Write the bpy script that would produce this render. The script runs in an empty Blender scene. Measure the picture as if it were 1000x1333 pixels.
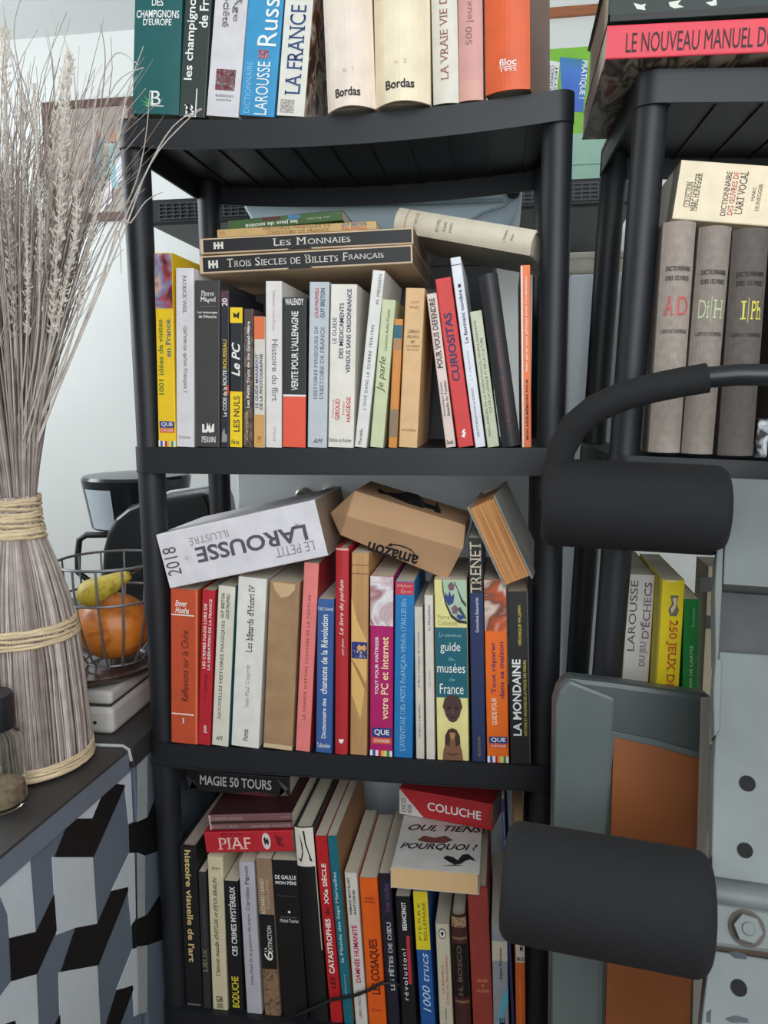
import bpy, bmesh, math, random
from mathutils import Vector, Matrix
random.seed(7)
S = bpy.context.scene
COL = S.collection
PI = math.pi

# ---------------------------------------------------------------- camera, world, light, exposure
FOC = 1024.668
CAM = Vector((0.469235, -0.995934, 0.956864))
_a, _b, _c = 0.1530105, -0.1405177, -0.0083352
FW = Vector((-math.sin(_a) * math.cos(_b), math.cos(_a) * math.cos(_b), math.sin(_b)))
_r0 = Vector((math.cos(_a), math.sin(_a), 0)); _u0 = _r0.cross(FW)
RT = math.cos(_c) * _r0 + math.sin(_c) * _u0
UP = -math.sin(_c) * _r0 + math.cos(_c) * _u0
cd = bpy.data.cameras.new('camera'); cam = bpy.data.objects.new('camera', cd); COL.objects.link(cam)
cd.sensor_fit = 'AUTO'; cd.sensor_width = 36; cd.lens = FOC / 1333 * 36; cd.clip_start = .01
cam.matrix_world = Matrix(((RT.x, UP.x, -FW.x, CAM.x), (RT.y, UP.y, -FW.y, CAM.y), (RT.z, UP.z, -FW.z, CAM.z), (0, 0, 0, 1)))
S.camera = cam
w = bpy.data.worlds.new('daylight'); S.world = w; w.use_nodes = True
w.node_tree.nodes['Background'].inputs[0].default_value = (.75, .87, 1, 1)
w.node_tree.nodes['Background'].inputs[1].default_value = .6
S.view_settings.view_transform = 'Standard'; S.view_settings.look = 'None'
S.view_settings.gamma = 1; S.view_settings.use_curve_mapping = False
S.view_settings.exposure = 0.0
def area(name, loc, target, sx, sy, power, col):
    l = bpy.data.lights.new(name, 'AREA'); l.shape = 'RECTANGLE'; l.size = sx; l.size_y = sy; l.energy = power; l.color = col
    o = bpy.data.objects.new(name, l); COL.objects.link(o); o.location = loc
    o.rotation_euler = (Vector(target) - Vector(loc)).to_track_quat('-Z', 'Y').to_euler()
    return o
area('window_daylight', (.95, -1.93, 1.55), (.95, 0, 1.5), 1.5, 1.5, 36, (.94, .97, 1))
area('side_window_daylight', (-1.64, .1, 1.5), (0, .25, 1.15), 1.5, .8, 31, (.93, .97, 1))

# ---------------------------------------------------------------- helpers
def at(px, py, y=None, z=None, x=None, n=None, p=None):
    d = FW + RT * ((px - 500) / FOC) - UP * ((py - 666.5) / FOC)
    if y is not None: t = (y - CAM.y) / d.y
    elif z is not None: t = (z - CAM.z) / d.z
    elif x is not None: t = (x - CAM.x) / d.x
    else: t = (p - CAM).dot(n) / d.dot(n)
    return CAM + d * t
def dep(px, py, D):
    return CAM + (FW + RT * ((px - 500) / FOC) - UP * ((py - 666.5) / FOC)) * D
def lin(c):
    return tuple(((v / 255) / 12.92 if v / 255 <= .04045 else ((v / 255 + .055) / 1.055) ** 2.4) for v in c) + (1,)
MC = {}
def M(c, rough=.55, metal=0, var=.10, scale=40, bump=0, name='paint', stretch=None):
    k = (c, rough, metal, var, scale, bump, stretch)
    if k in MC: return MC[k]
    m = bpy.data.materials.new(name); m.use_nodes = True; nt = m.node_tree; N = nt.nodes; L = nt.links
    b = N['Principled BSDF']; b.inputs['Roughness'].default_value = rough; b.inputs['Metallic'].default_value = metal
    tc = N.new('ShaderNodeTexCoord'); mp = N.new('ShaderNodeMapping'); L.new(tc.outputs['Object'], mp.inputs[0])
    if stretch: mp.inputs['Scale'].default_value = stretch
    no = N.new('ShaderNodeTexNoise'); no.inputs['Scale'].default_value = scale; no.inputs['Detail'].default_value = 4; L.new(mp.outputs[0], no.inputs[0])
    r = N.new('ShaderNodeValToRGB'); L.new(no.outputs[0], r.inputs[0])
    a = lin(c); r.color_ramp.elements[0].position = .3; r.color_ramp.elements[1].position = .7
    r.color_ramp.elements[0].color = tuple(v * (1 - var) for v in a[:3]) + (1,)
    r.color_ramp.elements[1].color = tuple(min(.95, v * (1 + var * .5)) for v in a[:3]) + (1,)
    L.new(r.outputs[0], b.inputs['Base Color'])
    if bump:
        bp = N.new('ShaderNodeBump'); bp.inputs['Strength'].default_value = bump; bp.inputs['Distance'].default_value = .002
        L.new(no.outputs[0], bp.inputs['Height']); L.new(bp.outputs[0], b.inputs['Normal'])
    MC[k] = m; return m
def MP(cols, scale=90, name='printed_picture', dist=1.5, stretch=None, rough=.45):
    k = ('pic', tuple(cols), scale, stretch, rough)
    if k in MC: return MC[k]
    m = bpy.data.materials.new(name); m.use_nodes = True; nt = m.node_tree; N = nt.nodes; L = nt.links
    b = N['Principled BSDF']; b.inputs['Roughness'].default_value = rough
    tc = N.new('ShaderNodeTexCoord'); mp = N.new('ShaderNodeMapping'); L.new(tc.outputs['Object'], mp.inputs[0])
    if stretch: mp.inputs['Scale'].default_value = stretch
    no = N.new('ShaderNodeTexNoise'); no.inputs['Scale'].default_value = scale; no.inputs['Detail'].default_value = 2
    no.inputs['Distortion'].default_value = dist; L.new(mp.outputs[0], no.inputs[0])
    r = N.new('ShaderNodeValToRGB'); L.new(no.outputs[0], r.inputs[0]); e = r.color_ramp.elements
    n = len(cols)
    for i, c in enumerate(cols):
        pos = .32 + .36 * i / max(1, n - 1)
        if i < 2: q = e[i]; q.position = pos
        else: q = e.new(pos)
        q.color = lin(c)
    L.new(r.outputs[0], b.inputs['Base Color']); MC[k] = m; return m
def pages_mat(c, name='page_edges', n=2200, dark=.72):
    k = ('pg', c, n, dark)
    if k in MC: return MC[k]
    m = bpy.data.materials.new(name); m.use_nodes = True; nt = m.node_tree; N = nt.nodes; L = nt.links
    b = N['Principled BSDF']; b.inputs['Roughness'].default_value = .85
    tc = N.new('ShaderNodeTexCoord'); wv = N.new('ShaderNodeTexWave'); wv.bands_direction = 'X'; wv.inputs['Scale'].default_value = n / 6.28
    wv.inputs['Distortion'].default_value = 1.2; wv.inputs['Detail'].default_value = 2; L.new(tc.outputs['Object'], wv.inputs[0])
    r = N.new('ShaderNodeValToRGB'); a = lin(c); r.color_ramp.elements[0].color = tuple(v * dark for v in a[:3]) + (1,); r.color_ramp.elements[1].color = a
    L.new(wv.outputs[0], r.inputs[0]); L.new(r.outputs[0], b.inputs['Base Color']); MC[k] = m; return m

def link(name, me, parent=None):
    o = bpy.data.objects.new(name, me); COL.objects.link(o)
    if parent is not None: o.parent = parent
    return o
def tag(o, label, cat, group=None):
    o['label'] = label; o['category'] = cat
    if group: o['group'] = group
    return o
def struct(o): o['kind'] = 'structure'; return o
def thing(name, loc, label, cat, group=None, rot=(0, 0, 0)):
    o = bpy.data.objects.new(name, None); COL.objects.link(o); o.empty_display_size = .02
    o.location = loc; o.rotation_euler = rot
    return tag(o, label, cat, group)
class MB:
    """collects verts / faces / material indices into one mesh"""
    def __init__(s): s.v = []; s.f = []; s.mi = []; s.m = []; s.sm = []
    def mat(s, m):
        if m not in s.m: s.m.append(m)
        return s.m.index(m)
    def add(s, v, f, m, smooth=False):
        k = len(s.v); s.v += [tuple(p) for p in v]; i = s.mat(m)
        for q in f: s.f.append(tuple(k + j for j in q)); s.mi.append(i); s.sm.append(smooth)
    def box(s, a, b, m):
        x0, y0, z0 = a; x1, y1, z1 = b
        s.add([(x0, y0, z0), (x1, y0, z0), (x1, y1, z0), (x0, y1, z0), (x0, y0, z1), (x1, y0, z1), (x1, y1, z1), (x0, y1, z1)],
              [(0, 3, 2, 1), (4, 5, 6, 7), (0, 1, 5, 4), (1, 2, 6, 5), (2, 3, 7, 6), (3, 0, 4, 7)], m)
    def tube(s, pts, rad, m, seg=8, cap=True, smooth=True):
        pts = [Vector(p) for p in pts]; n = len(pts); rad = rad if isinstance(rad, (list, tuple)) else [rad] * n
        V = []; F = []; pn = None
        for i, p in enumerate(pts):
            t = (pts[min(i + 1, n - 1)] - pts[max(i - 1, 0)]).normalized()
            if pn is None: pn = t.orthogonal().normalized()
            else: pn = (pn - t * pn.dot(t)).normalized()
            q = t.cross(pn)
            for j in range(seg):
                a = 2 * PI * j / seg; V.append(p + (pn * math.cos(a) + q * math.sin(a)) * rad[i])
        for i in range(n - 1):
            for j in range(seg): F.append((i * seg + j, i * seg + (j + 1) % seg, (i + 1) * seg + (j + 1) % seg, (i + 1) * seg + j))
        if cap: F.append(tuple(range(seg))[::-1]); F.append(tuple((n - 1) * seg + j for j in range(seg)))
        s.add(V, F, m, smooth)
    def lathe(s, prof, m, seg=32, c=(0, 0, 0), smooth=True):
        V = []; F = []; n = len(prof)
        for (r, z) in prof:
            for j in range(seg):
                a = 2 * PI * j / seg; V.append((c[0] + r * math.cos(a), c[1] + r * math.sin(a), c[2] + z))
        for i in range(n - 1):
            for j in range(seg): F.append((i * seg + j, i * seg + (j + 1) % seg, (i + 1) * seg + (j + 1) % seg, (i + 1) * seg + j))
        F.append(tuple(range(seg))[::-1]); F.append(tuple((n - 1) * seg + j for j in range(seg)))
        s.add(V, F, m, smooth)
    def prism(s, poly, off, m):
        """poly: 3-D points, extruded by vector off"""
        n = len(poly); off = Vector(off); P = [Vector(p) for p in poly]
        s.add(P + [p + off for p in P], [tuple(range(n)), tuple(range(2 * n - 1, n - 1, -1))] + [(i, (i + 1) % n, n + (i + 1) % n, n + i) for i in range(n)], m)
    def build(s, name, parent=None, bevel=0, segs=2):
        me = bpy.data.meshes.new(name); me.from_pydata(s.v, [], s.f)
        for m in s.m: me.materials.append(m)
        me.polygons.foreach_set('material_index', s.mi); me.polygons.foreach_set('use_smooth', s.sm)
        bm = bmesh.new(); bm.from_mesh(me); bmesh.ops.recalc_face_normals(bm, faces=bm.faces); bm.to_mesh(me); bm.free()
        if any(s.sm): me.set_sharp_from_angle(angle=.7)
        me.update(); o = link(name, me, parent)
        if bevel:
            b = o.modifiers.new('edge', 'BEVEL'); b.width = bevel; b.segments = segs; b.limit_method = 'ANGLE'; b.angle_limit = .6
        return o

# lettering -------------------------------------------------------
GC = {}
def glyphs(body, st=''):
    k = (body, st)
    if k in GC: return GC[k]
    cu = bpy.data.curves.new('lettering', 'FONT'); cu.body = body; cu.resolution_u = 3; cu.fill_mode = 'FRONT'
    if 'c' in st: cu.offset = .007
    if 'b' in st: cu.offset = .014
    if 'B' in st: cu.offset = .024
    if 'w' in st: cu.space_character = 1.25
    o = bpy.data.objects.new('lettering', cu)
    me = bpy.data.meshes.new_from_object(o)
    V = [(v.co.x + (.28 * v.co.y if 'i' in st else 0), v.co.y) for v in me.vertices]; F = [tuple(p.vertices) for p in me.polygons]
    if 's' in st and V:      # slab the stem ends for a serif face
        cnt = {}
        for f in F:
            for i in range(len(f)):
                e = tuple(sorted((f[i], f[(i + 1) % len(f)]))); cnt[e] = cnt.get(e, 0) + 1
        ys = [v[1] for v in V]; done = set()
        for (a, b), n in cnt.items():
            if n != 1: continue
            (xa, ya), (xb, yb) = V[a], V[b]
            if abs(ya - yb) < .012 and .03 < abs(xa - xb) < .2:
                below = sum(1 for f in F if (a in f and b in f) for i in f if V[i][1] > ya + .01)
                up = below == 0
                x0, x1 = min(xa, xb) - .085, max(xa, xb) + .085; y = (ya + yb) / 2; h = -.055 if up else .055
                q = (round(x0, 2), round(y, 2))
                if q in done: continue
                done.add(q); m = len(V); V += [(x0, y), (x1, y), (x1, y + h), (x0, y + h)]; F.append((m, m + 1, m + 2, m + 3))
    xs = [v[0] for v in V] or [0, 1]; ys = [v[1] for v in V] or [0, 1]
    dx = (max(xs) - min(xs)) or 1; dy = (max(ys) - min(ys)) or 1
    V = [((x - min(xs)) / dx, (y - min(ys)) / dy) for x, y in V]
    bpy.data.meshes.remove(me); bpy.data.objects.remove(o); bpy.data.curves.remove(cu)
    GC[k] = (V, F); return GC[k]
def put_text(mb, body, d, x0, x1, z0, z1, m, st='', yf=None, eps=.0004):
    """letters on a local spine: x across, z up, facing -y"""
    V, F = glyphs(body, st); P = []
    for gx, gy in V:
        if d == '^': x, z = x1 - gy * (x1 - x0), z0 + gx * (z1 - z0)
        elif d == 'v': x, z = x0 + gy * (x1 - x0), z1 - gx * (z1 - z0)
        elif d == 'r': x, z = x1 - gx * (x1 - x0), z1 - gy * (z1 - z0)
        else: x, z = x0 + gx * (x1 - x0), z0 + gy * (z1 - z0)
        P.append((x, (yf(x) if yf else 0) - eps, z))
    mb.add(P, F, m)

# books -----------------------------------------------------------
PAGE = (222, 212, 190)
def frame(B, T, dvec):
    z = (T - B).normalized(); y = (dvec - z * dvec.dot(z)).normalized(); x = y.cross(z)
    return Matrix(((x.x, y.x, z.x, B.x), (x.y, y.y, z.y, B.y), (x.z, y.z, z.z, B.z), (0, 0, 0, 1)))
PART = {'t': 'title', 'a': 'author_name', 'p': 'publisher_mark'}
INK = dict(w=(240, 240, 236), k=(28, 28, 32), g=(110, 108, 108), r=(200, 50, 55), n=(45, 52, 100), y=(235, 200, 60), o=(200, 170, 110))
def ink(c): return M(INK[c] if isinstance(c, str) else c, .6, 0, .02, name='printing_ink')
def make_book(label, mat4, W, H, D, col, cov=None, page=PAGE, hb=False, bulge=0, items=(), v=None, group=None, cat='book', flip=False, name='book', rough=.5, colmat=None, covmat=None, pmat=None):
    root = thing(name, (0, 0, 0), label, cat, group); root.matrix_world = mat4
    t = .0022 if hb else .0007; ov = .003 if hb else 0.0
    bulge = min(bulge, W * .35); rr = min(.0015, W * .12)
    sm = colmat or M(col, rough, name='spine_cover'); cm = covmat or (M(cov, rough, name='board_cover') if cov else sm)
    def sy(x):
        u = min(1, abs(2 * x / W))
        return -bulge * (1 - u * u)
    a = W / 2; pts = [(-a, D)]
    if bulge: pts += [(-a + 2 * a * i / 10, sy(-a + 2 * a * i / 10)) for i in range(11)]
    else: pts += [(-a, rr), (-a + rr * .3, rr * .3), (-a + rr, 0), (0, 0), (a - rr, 0), (a - rr * .3, rr * .3), (a, rr)]
    pts.append((a, D)); n = len(pts)
    inn = [(-a + t, D)] + [(max(-a + t, min(a - t, x * (1 - 2 * t / W))), y + t) for x, y in pts[1:-1]] + [(a - t, D)]
    mb = MB(); Y = (lambda y: D - y) if flip else (lambda y: y)
    for i in range(n - 1):
        m = cm if i in (0, n - 2) else sm
        p, q = pts[i], pts[i + 1]; pi, qi = inn[i], inn[i + 1]
        V = [(p[0], Y(p[1]), 0), (q[0], Y(q[1]), 0), (q[0], Y(q[1]), H), (p[0], Y(p[1]), H), (pi[0], Y(pi[1]), 0), (qi[0], Y(qi[1]), 0), (qi[0], Y(qi[1]), H), (pi[0], Y(pi[1]), H)]
        F = [(0, 1, 2, 3), (4, 7, 6, 5), (0, 4, 5, 1), (3, 2, 6, 7)]
        if i == 0: F.append((0, 3, 7, 4))
        if i == n - 2: F.append((1, 5, 6, 2))
        mb.add(V, F, m, smooth=0 < i < n - 2)
    cov_o = mb.build('cover', root)
    pb = MB(); ya, yb = sorted((Y(t + rr * .5 + .0002), Y(D - ov - .0004)))
    pb.box((-a + t, ya, ov + .0006), (a - t, yb, H - ov - .0006), pmat or pages_mat(page)); pb.build('pages', root)
    parts = {}
    for it in items:
        kind = it[0]
        if kind in 'tap':
            _, body, d, p0, p1, u0, u1, c = it[:8]; st = it[8] if len(it) > 8 else ''
            z0, z1 = sorted((v(p0) * H, v(p1) * H))
            q = parts.setdefault(PART[kind], MB())
            put_text(q, body, d, -a + u0 * W, -a + u1 * W, z0, z1, ink(c), st, sy, .0006)
        else:
            _, nm, p0, p1, u0, u1, c = it[:7]; z0, z1 = sorted((v(p0) * H, v(p1) * H))
            z0 = max(z0, .0003); z1 = min(z1, H - .0003)
            m = c if not isinstance(c, (tuple, str)) else M(INK[c] if isinstance(c, str) else c, rough, 0, .04, name='spine_print')
            lay = it[7] if len(it) > 7 else .00025
            q = parts[(nm, len(parts))] = MB(); x0, x1 = -a + max(u0 * W, .0004), -a + min(u1 * W, W - .0004)
            if nm == 'colour_stripes': q = parts.pop((nm, len(parts) - 1)); q = parts.setdefault(nm, MB())
            if kind == 'B':
                ns = 10 if bulge else 1
                xs = [x0 + (x1 - x0) * i / ns for i in range(ns + 1)]
                for i in range(ns):
                    q.add([(xs[i], sy(xs[i]) - lay, z0), (xs[i + 1], sy(xs[i + 1]) - lay, z0), (xs[i + 1], sy(xs[i + 1]) - lay, z1), (xs[i], sy(xs[i]) - lay, z1),
                           (xs[i], sy(xs[i]) + .0002, z0), (xs[i + 1], sy(xs[i + 1]) + .0002, z0), (xs[i + 1], sy(xs[i + 1]) + .0002, z1), (xs[i], sy(xs[i]) + .0002, z1)],
                          [(0, 1, 2, 3), (0, 4, 5, 1), (3, 2, 6, 7), (0, 3, 7, 4), (1, 5, 6, 2)], m)
            else:   # 'P' polygon in unit box: list of (u,v) 0..1, v up
                q.add([(x0 + u * (x1 - x0), sy(x0 + u * (x1 - x0)) - lay, z0 + w_ * (z1 - z0)) for u, w_ in it[8]], [tuple(range(len(it[8])))], m)
    for nm, q in parts.items():
        q.build(nm[0] if isinstance(nm, tuple) else nm, cov_o)
    return root
ROWS = {}
def settle(group, W, H, Bm, Tm):
    """narrow a spine until it clears its left-hand neighbours"""
    row = ROWS.setdefault(group, [])
    def quad(W, B, T):
        z = (T - B).normalized(); h = Vector((z.z, 0, -z.x)) * W / 2
        return [(p.x, p.z) for p in (B - h, B + h, T + h, T - h)]
    def pen(a, b):
        best = 9
        for P in (a, b):
            for i in range(4):
                ex, ez = P[(i + 1) % 4][0] - P[i][0], P[(i + 1) % 4][1] - P[i][1]; l = math.hypot(ex, ez); nx, nz = -ez / l, ex / l
                pa = [x * nx + z * nz for x, z in a]; pb = [x * nx + z * nz for x, z in b]
                best = min(best, max(pa) - min(pb), max(pb) - min(pa))
        return best
    for _ in range(60):
        q = quad(W, Bm, Tm); d = max([pen(q, r) for r in row[-4:]] or [-1])
        if d <= 0 or W < .004: break
        s = min(d, .0006) + .0001; W -= s; z = (Tm - Bm).normalized(); h = Vector((z.z, 0, -z.x)) * s / 2; Bm = Bm + h; Tm = Tm + h
    row.append(quad(W, Bm, Tm)); return W, Bm, Tm
def px_book(label, q, y0, D, col, zs=None, axis='y', items=(), **k):
    """q = (near-left x, near-right x, near y, far-left x, far-right x, far y) pixels of a standing spine"""
    bl, br, yb, tl, tr, yt = q
    Bm = at((bl + br) / 2, yb, y=y0); Tm = at((tl + tr) / 2, yt, y=y0)
    w_ = ((at(br, yb, y=y0) - at(bl, yb, y=y0)).length + (at(tr, yt, y=y0) - at(tl, yt, y=y0)).length) / 2
    lean = math.atan2(Tm.x - Bm.x, Tm.z - Bm.z)
    W = max(.004, w_ * math.cos(lean) - .0006)
    if zs: Bm.z = max(zs(Bm.x - W / 2 * math.cos(lean)) + W / 2 * math.sin(lean), zs(Bm.x + W / 2 * math.cos(lean)) - W / 2 * math.sin(lean), zs(Bm.x)) + .0003 + k.pop('lift', 0)
    H = (Tm - Bm).length
    W, Bm, Tm = settle(k.get('group'), W, H, Bm, Tm)
    return make_book(label, frame(Bm, Tm, Vector((k.pop('turn', 0), 1, 0))), W, H, D, col, items=items, v=lambda p: (yb - p) / (yb - yt), **k)
def lie_book(label, q, y0, D, col, items=(), **k):
    """q = TL, TR, BR, BL pixel corners of a spine lying on its side"""
    yl, yr_ = y0 if isinstance(y0, tuple) else (y0, y0); dz = Vector((0, 0, k.pop('dz', 0)))
    TL, TR, BR, BL = [at(p[0], p[1], y=yy_) + dz for p, yy_ in zip(q, (yl, yr_, yr_, yl))]
    Lm = (TL + BL) / 2; Rm = (TR + BR) / 2; ax = (Rm - Lm).normalized()
    hx = Vector((ax.x, ax.y, 0)).normalized(); up = (Vector((0, 0, 1)) - ax * ax.z).normalized(); W = ((TL - BL).dot(up) + (TR - BR).dot(up)) / 2
    xl = (q[0][0] + q[3][0]) / 2; xr = (q[1][0] + q[2][0]) / 2
    return make_book(label, frame(Lm, Rm, Vector((0, 1, 0))), W, (Rm - Lm).length, D, col, items=items, v=lambda p: (p - xl) / (xr - xl), **k)
def QUE(y0, y1, s0, s1):
    h = y1 - y0; m = y0 + h * .58
    o = [('B', 'publisher_badge', y0, m, .1, .95, (40, 60, 130), .0003), ('p', 'QUE', '-', y0 + h * .09, m - h * .09, .2, .86, 'w', 'b'),
         ('B', 'publisher_badge', m + h * .04, y1, .1, .95, (215, 90, 50), .0003), ('p', 'CHOISIR', '-', m + h * .12, y1 - h * .1, .18, .88, 'w', '')]
    for i, c in enumerate([(240, 240, 240), (60, 80, 150), (240, 240, 240), (190, 50, 50), (240, 170, 90), (230, 220, 120), (60, 140, 90), (240, 240, 240)]):
        o.append(('B', 'colour_stripes', s0, s1, i / 8, (i + 1) / 8, c, .0003))
    return o
# ---------------------------------------------------------------- room
YB = 1.35
zt = at(85, 46, y=YB).z
wallm = M((226, 229, 226), .9, 0, .04, 3, .1, name='plaster_wall')
ceilm = M((214, 218, 217), .9, 0, .03, 3, name='ceiling_paint')
XL, XR, YF, ZC = -1.7, 2.4, -2.0, 2.5
mb = MB(); FZ = -.03
mb.box((XL, YF, -.08), (XR, YB, FZ), M((120, 95, 72), .5, 0, .25, 6, name='wood_floor', stretch=(1, 8, 1))); struct(mb.build('floor'))
mb = MB(); mb.box((XL - .05, YB, -.08), (XR + .05, YB + .05, 2.56), wallm); struct(mb.build('wall_back'))
def holed(axis, pos, th, a0, a1, h0, h1, name):
    m = MB(); A0, A1 = (YF, YB) if axis == 'x' else (XL, XR)
    def bx(p0, p1, z0, z1):
        if axis == 'x': m.box((pos, p0, z0), (pos + th, p1, z1), wallm)
        else: m.box((p0, pos, z0), (p1, pos + th, z1), wallm)
    bx(A0, a0, -.08, 2.56); bx(a1, A1, -.08, 2.56); bx(a0, a1, -.08, h0); bx(a0, a1, h1, 2.56)
    return struct(m.build(name))
holed('x', XL - .05, .05, -.65, .85, 1.1, 1.95, 'wall_left')
mb = MB(); mb.box((XR, YF, -.08), (XR + .05, YB, 2.56), wallm); struct(mb.build('wall_right'))
holed('y', YF - .05, .05, .15, 1.75, .75, 2.35, 'wall_front')
mb = MB()
mb.prism([(XL, YB, zt), (XL, .0, ZC), (XL, .0, ZC + .06), (XL, YB, zt + .06)], (XR - XL, 0, 0), ceilm)
mb.box((XL, YF, ZC), (XR, 0, ZC + .06), ceilm); struct(mb.build('ceiling'))
def window(name, axis, pos, a0, a1, h0, h1):
    fm = M((235, 236, 236), .4, name='window_frame_paint'); t = .04
    def bx(m, p0, p1, z0, z1, d0, d1, mm):
        if axis == 'x': m.box((pos + d0, p0, z0), (pos + d1, p1, z1), mm)
        else: m.box((p0, pos + d0, z0), (p1, pos + d1, z1), mm)
    m = MB()
    bx(m, a0, a0 + t, h0, h1, .0, .05, fm); bx(m, a1 - t, a1, h0, h1, .0, .05, fm); bx(m, a0 + t, a1 - t, h0, h0 + t, .0, .05, fm); bx(m, a0 + t, a1 - t, h1 - t, h1, .0, .05, fm)
    c = (a0 + a1) / 2; bx(m, c - t / 2, c + t / 2, h0 + t, h1 - t, .0, .05, fm)
    return struct(m.build(name))
window('window_1', 'y', YF - .05, .15, 1.75, .75, 2.35); window('window_2', 'x', XL - .05, -.65, .85, 1.1, 1.95)
m = MB(); a = at(705, 22, y=YB - .012); b = at(800, 4, y=YB - .012)
m.box((a.x - .1, YB - .014, at(755, 19, y=YB - .012).z), (b.x + .25, YB, at(755, 7, y=YB - .012).z), M((165, 100, 60), .5, 0, .2, 30, name='orange_wood', stretch=(1, 1, 8))); struct(m.build('trim_1'))

# ---------------------------------------------------------------- the two black plastic shelving units
AX, DP = .525, .2517
LV = [.081 + .409 * k for k in range(4)]
black = M((25, 28, 33), .5, 0, .12, 25, .03, name='black_plastic')
def shelf_unit(name, label, sag, foot):
    root = thing(name, (0, 0, 0), label, 'shelving unit', 'black plastic shelving units')
    x0, x1, yf, yb, h, r = -.019, AX + .019, -.022, DP + .022, .034, .022
    for k, z in enumerate(LV):
        m = MB(); xs = [x0 + r * (1 - math.cos(PI / 2 * i / 6)) for i in range(7)]
        xs = xs + [x0 + r + (x1 - x0 - 2 * r) * i / 22 for i in range(1, 22)] + [x0 + x1 - x for x in reversed(xs)]
        V = []; F = []; t = .003
        for x in xs:
            d = min(x - x0, x1 - x); ins = 0 if d >= r else r - math.sqrt(max(0, r * r - (r - d) ** 2))
            u = (x - x0) / (x1 - x0) * 2 - 1; s = sag[k] * (1 - u * u); zz = z - s
            a, b = yf + ins, yb - ins
            V += [(x, a, zz), (x, b, zz), (x, b, zz - h), (x, b - t, zz - h), (x, b - t, zz - .006), (x, a + t, zz - .006), (x, a + t, zz - h), (x, a - .0015, zz - h), (x, a - .0015, zz - h + .002), (x, a, zz - h + .002)]
        P = 10
        for i in range(len(xs) - 1):
            for j in range(P): F.append((i * P + j, i * P + (j + 1) % P, (i + 1) * P + (j + 1) % P, (i + 1) * P + j))
        F.append(tuple(range(P))); F.append(tuple((len(xs) - 1) * P + j for j in range(P)))
        m.add(V, F, black, True)
        m.box((x0 + .001, yf + r, z - h), (x0 + .004, yb - r, z - .002), black); m.box((x1 - .004, yf + r, z - h), (x1 - .001, yb - r, z - .002), black)
        nr = 11                                           # ribs under the deck
        for i in range(1, nr):
            x = x0 + (x1 - x0) * i / nr; u = (x - x0) / (x1 - x0) * 2 - 1; s = sag[k] * (1 - u * u)
            m.box((x - .001, yf + .006, z - s - .009), (x + .001, yb - .006, z - s - .005), black)
        m.build('shelf_board', root)
    for cx in (0, AX):
        for cy in (0, DP):
            m = MB(); prof = [(.0175, foot[cx > 0]), (.018, foot[cx > 0] + .01)]
            for k in range(3):
                prof += [(.0172, LV[k] + .004), (.0172, LV[k] + .02), (.018, LV[k + 1] - .05), (.0182, LV[k + 1] - .035)]
            prof += [(.016, LV[3] - .007)]
            m.lathe(prof, black, 24, (cx, cy, 0)); m.build('post', root)
    return root
SAG = [0, .001, .001, .0145]
unitL = shelf_unit('shelving_unit', 'black plastic shelving unit standing upright in the middle, packed with books', SAG, (FZ, FZ))
unitR = shelf_unit('shelving_unit', 'black plastic shelving unit at right holding grey encyclopedia volumes, partly cut off', [0, 0, 0, 0], (-.022, -.0005))
RX, RY, RZ, RTI, RYA = .5676, -.0523, -.0051, .04258, .028
unitR.location = (RX, RY, RZ); unitR.rotation_euler = (0, RTI, RYA)
def zR(k):
    def f(x):
        zl = LV[k]; c, s = math.cos(RTI), math.sin(RTI); xl = (x - RX - zl * s) / c
        return RZ - xl * s + zl * c
    return f
def zL(k):
    def f(x):
        u = (x + .019) / (AX + .038) * 2 - 1
        return LV[k] - SAG[k] * (1 - u * u)
    return f
# ---------------------------------------------------------------- books standing on the top board
LF = lambda p: 1
G0, G1, G2, G3 = 'books standing on the top board', 'books standing on the second board', 'books standing on the third board', 'books standing on the lowest board'
def top(label, bl, br, yb, tl, tr, col, items=(), D=.19, **k):
    # (tl, tr) are read at the photo's upper edge; the spine goes on above it
    hh = k.pop('hh', 120); f = (yb + hh) / yb
    return px_book(label, (bl, br, yb, bl + (tl - bl) * f, br + (tr - br) * f, -hh), k.pop('y0', -.021), D, col, zL(3), items=items, group=G0, **k)
leafg = (80, 170, 110)
top('thick teal-green hardback at the left end of the top board', 174, 231, 148, 175, 238, (22, 92, 92), [
    ('t', 'DES', '-', -4, 6, .38, .62, 'w', 'b'), ('t', 'CHAMPIGNONS', '-', 11, 21, .05, .95, 'w', 'b'), ('t', "D'EUROPE", '-', 22, 31, .2, .8, 'w', 'b'),
    ('p', 'B', '-', 117, 136, .38, .62, 'w', 's'), ('B', 'publisher_mark', 136.5, 137.5, .3, .68, 'w'),
    ('P', 'leaf_mark', 121, 138, .16, .44, leafg, .0004, [(.9, 0), (.1, .2), (.75, .15)]), ('P', 'leaf_mark', 121, 138, .16, .44, leafg, .0004, [(.9, 0), (0, .55), (.8, .25)]),
    ('P', 'leaf_mark', 121, 138, .16, .44, leafg, .0004, [(.9, 0), (.25, .95), (.9, .3)]), ('P', 'leaf_mark', 121, 138, .16, .44, leafg, .0004, [(.9, 0), (.7, 1), (1, .3)])], hb=True, bulge=.002)
top('dark green hardback with large white lettering, second from the left end of the top board', 233, 265, 150, 239, 276, (48, 60, 56), [
    ('t', 'les champignons', '^', 101, -22, .12, .52, 'w', 'b'), ('t', 'de France', '^', 32, -34, .58, .92, 'w', 'b'),
    ('B', 'publisher_mark', 112, 151, .62, .66, 'w'), ('p', 'B', '-', 134, 148, .2, .58, 'w', 's'), ('B', 'publisher_mark', 148.5, 149.5, .2, .62, 'w')], hb=True)
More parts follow.
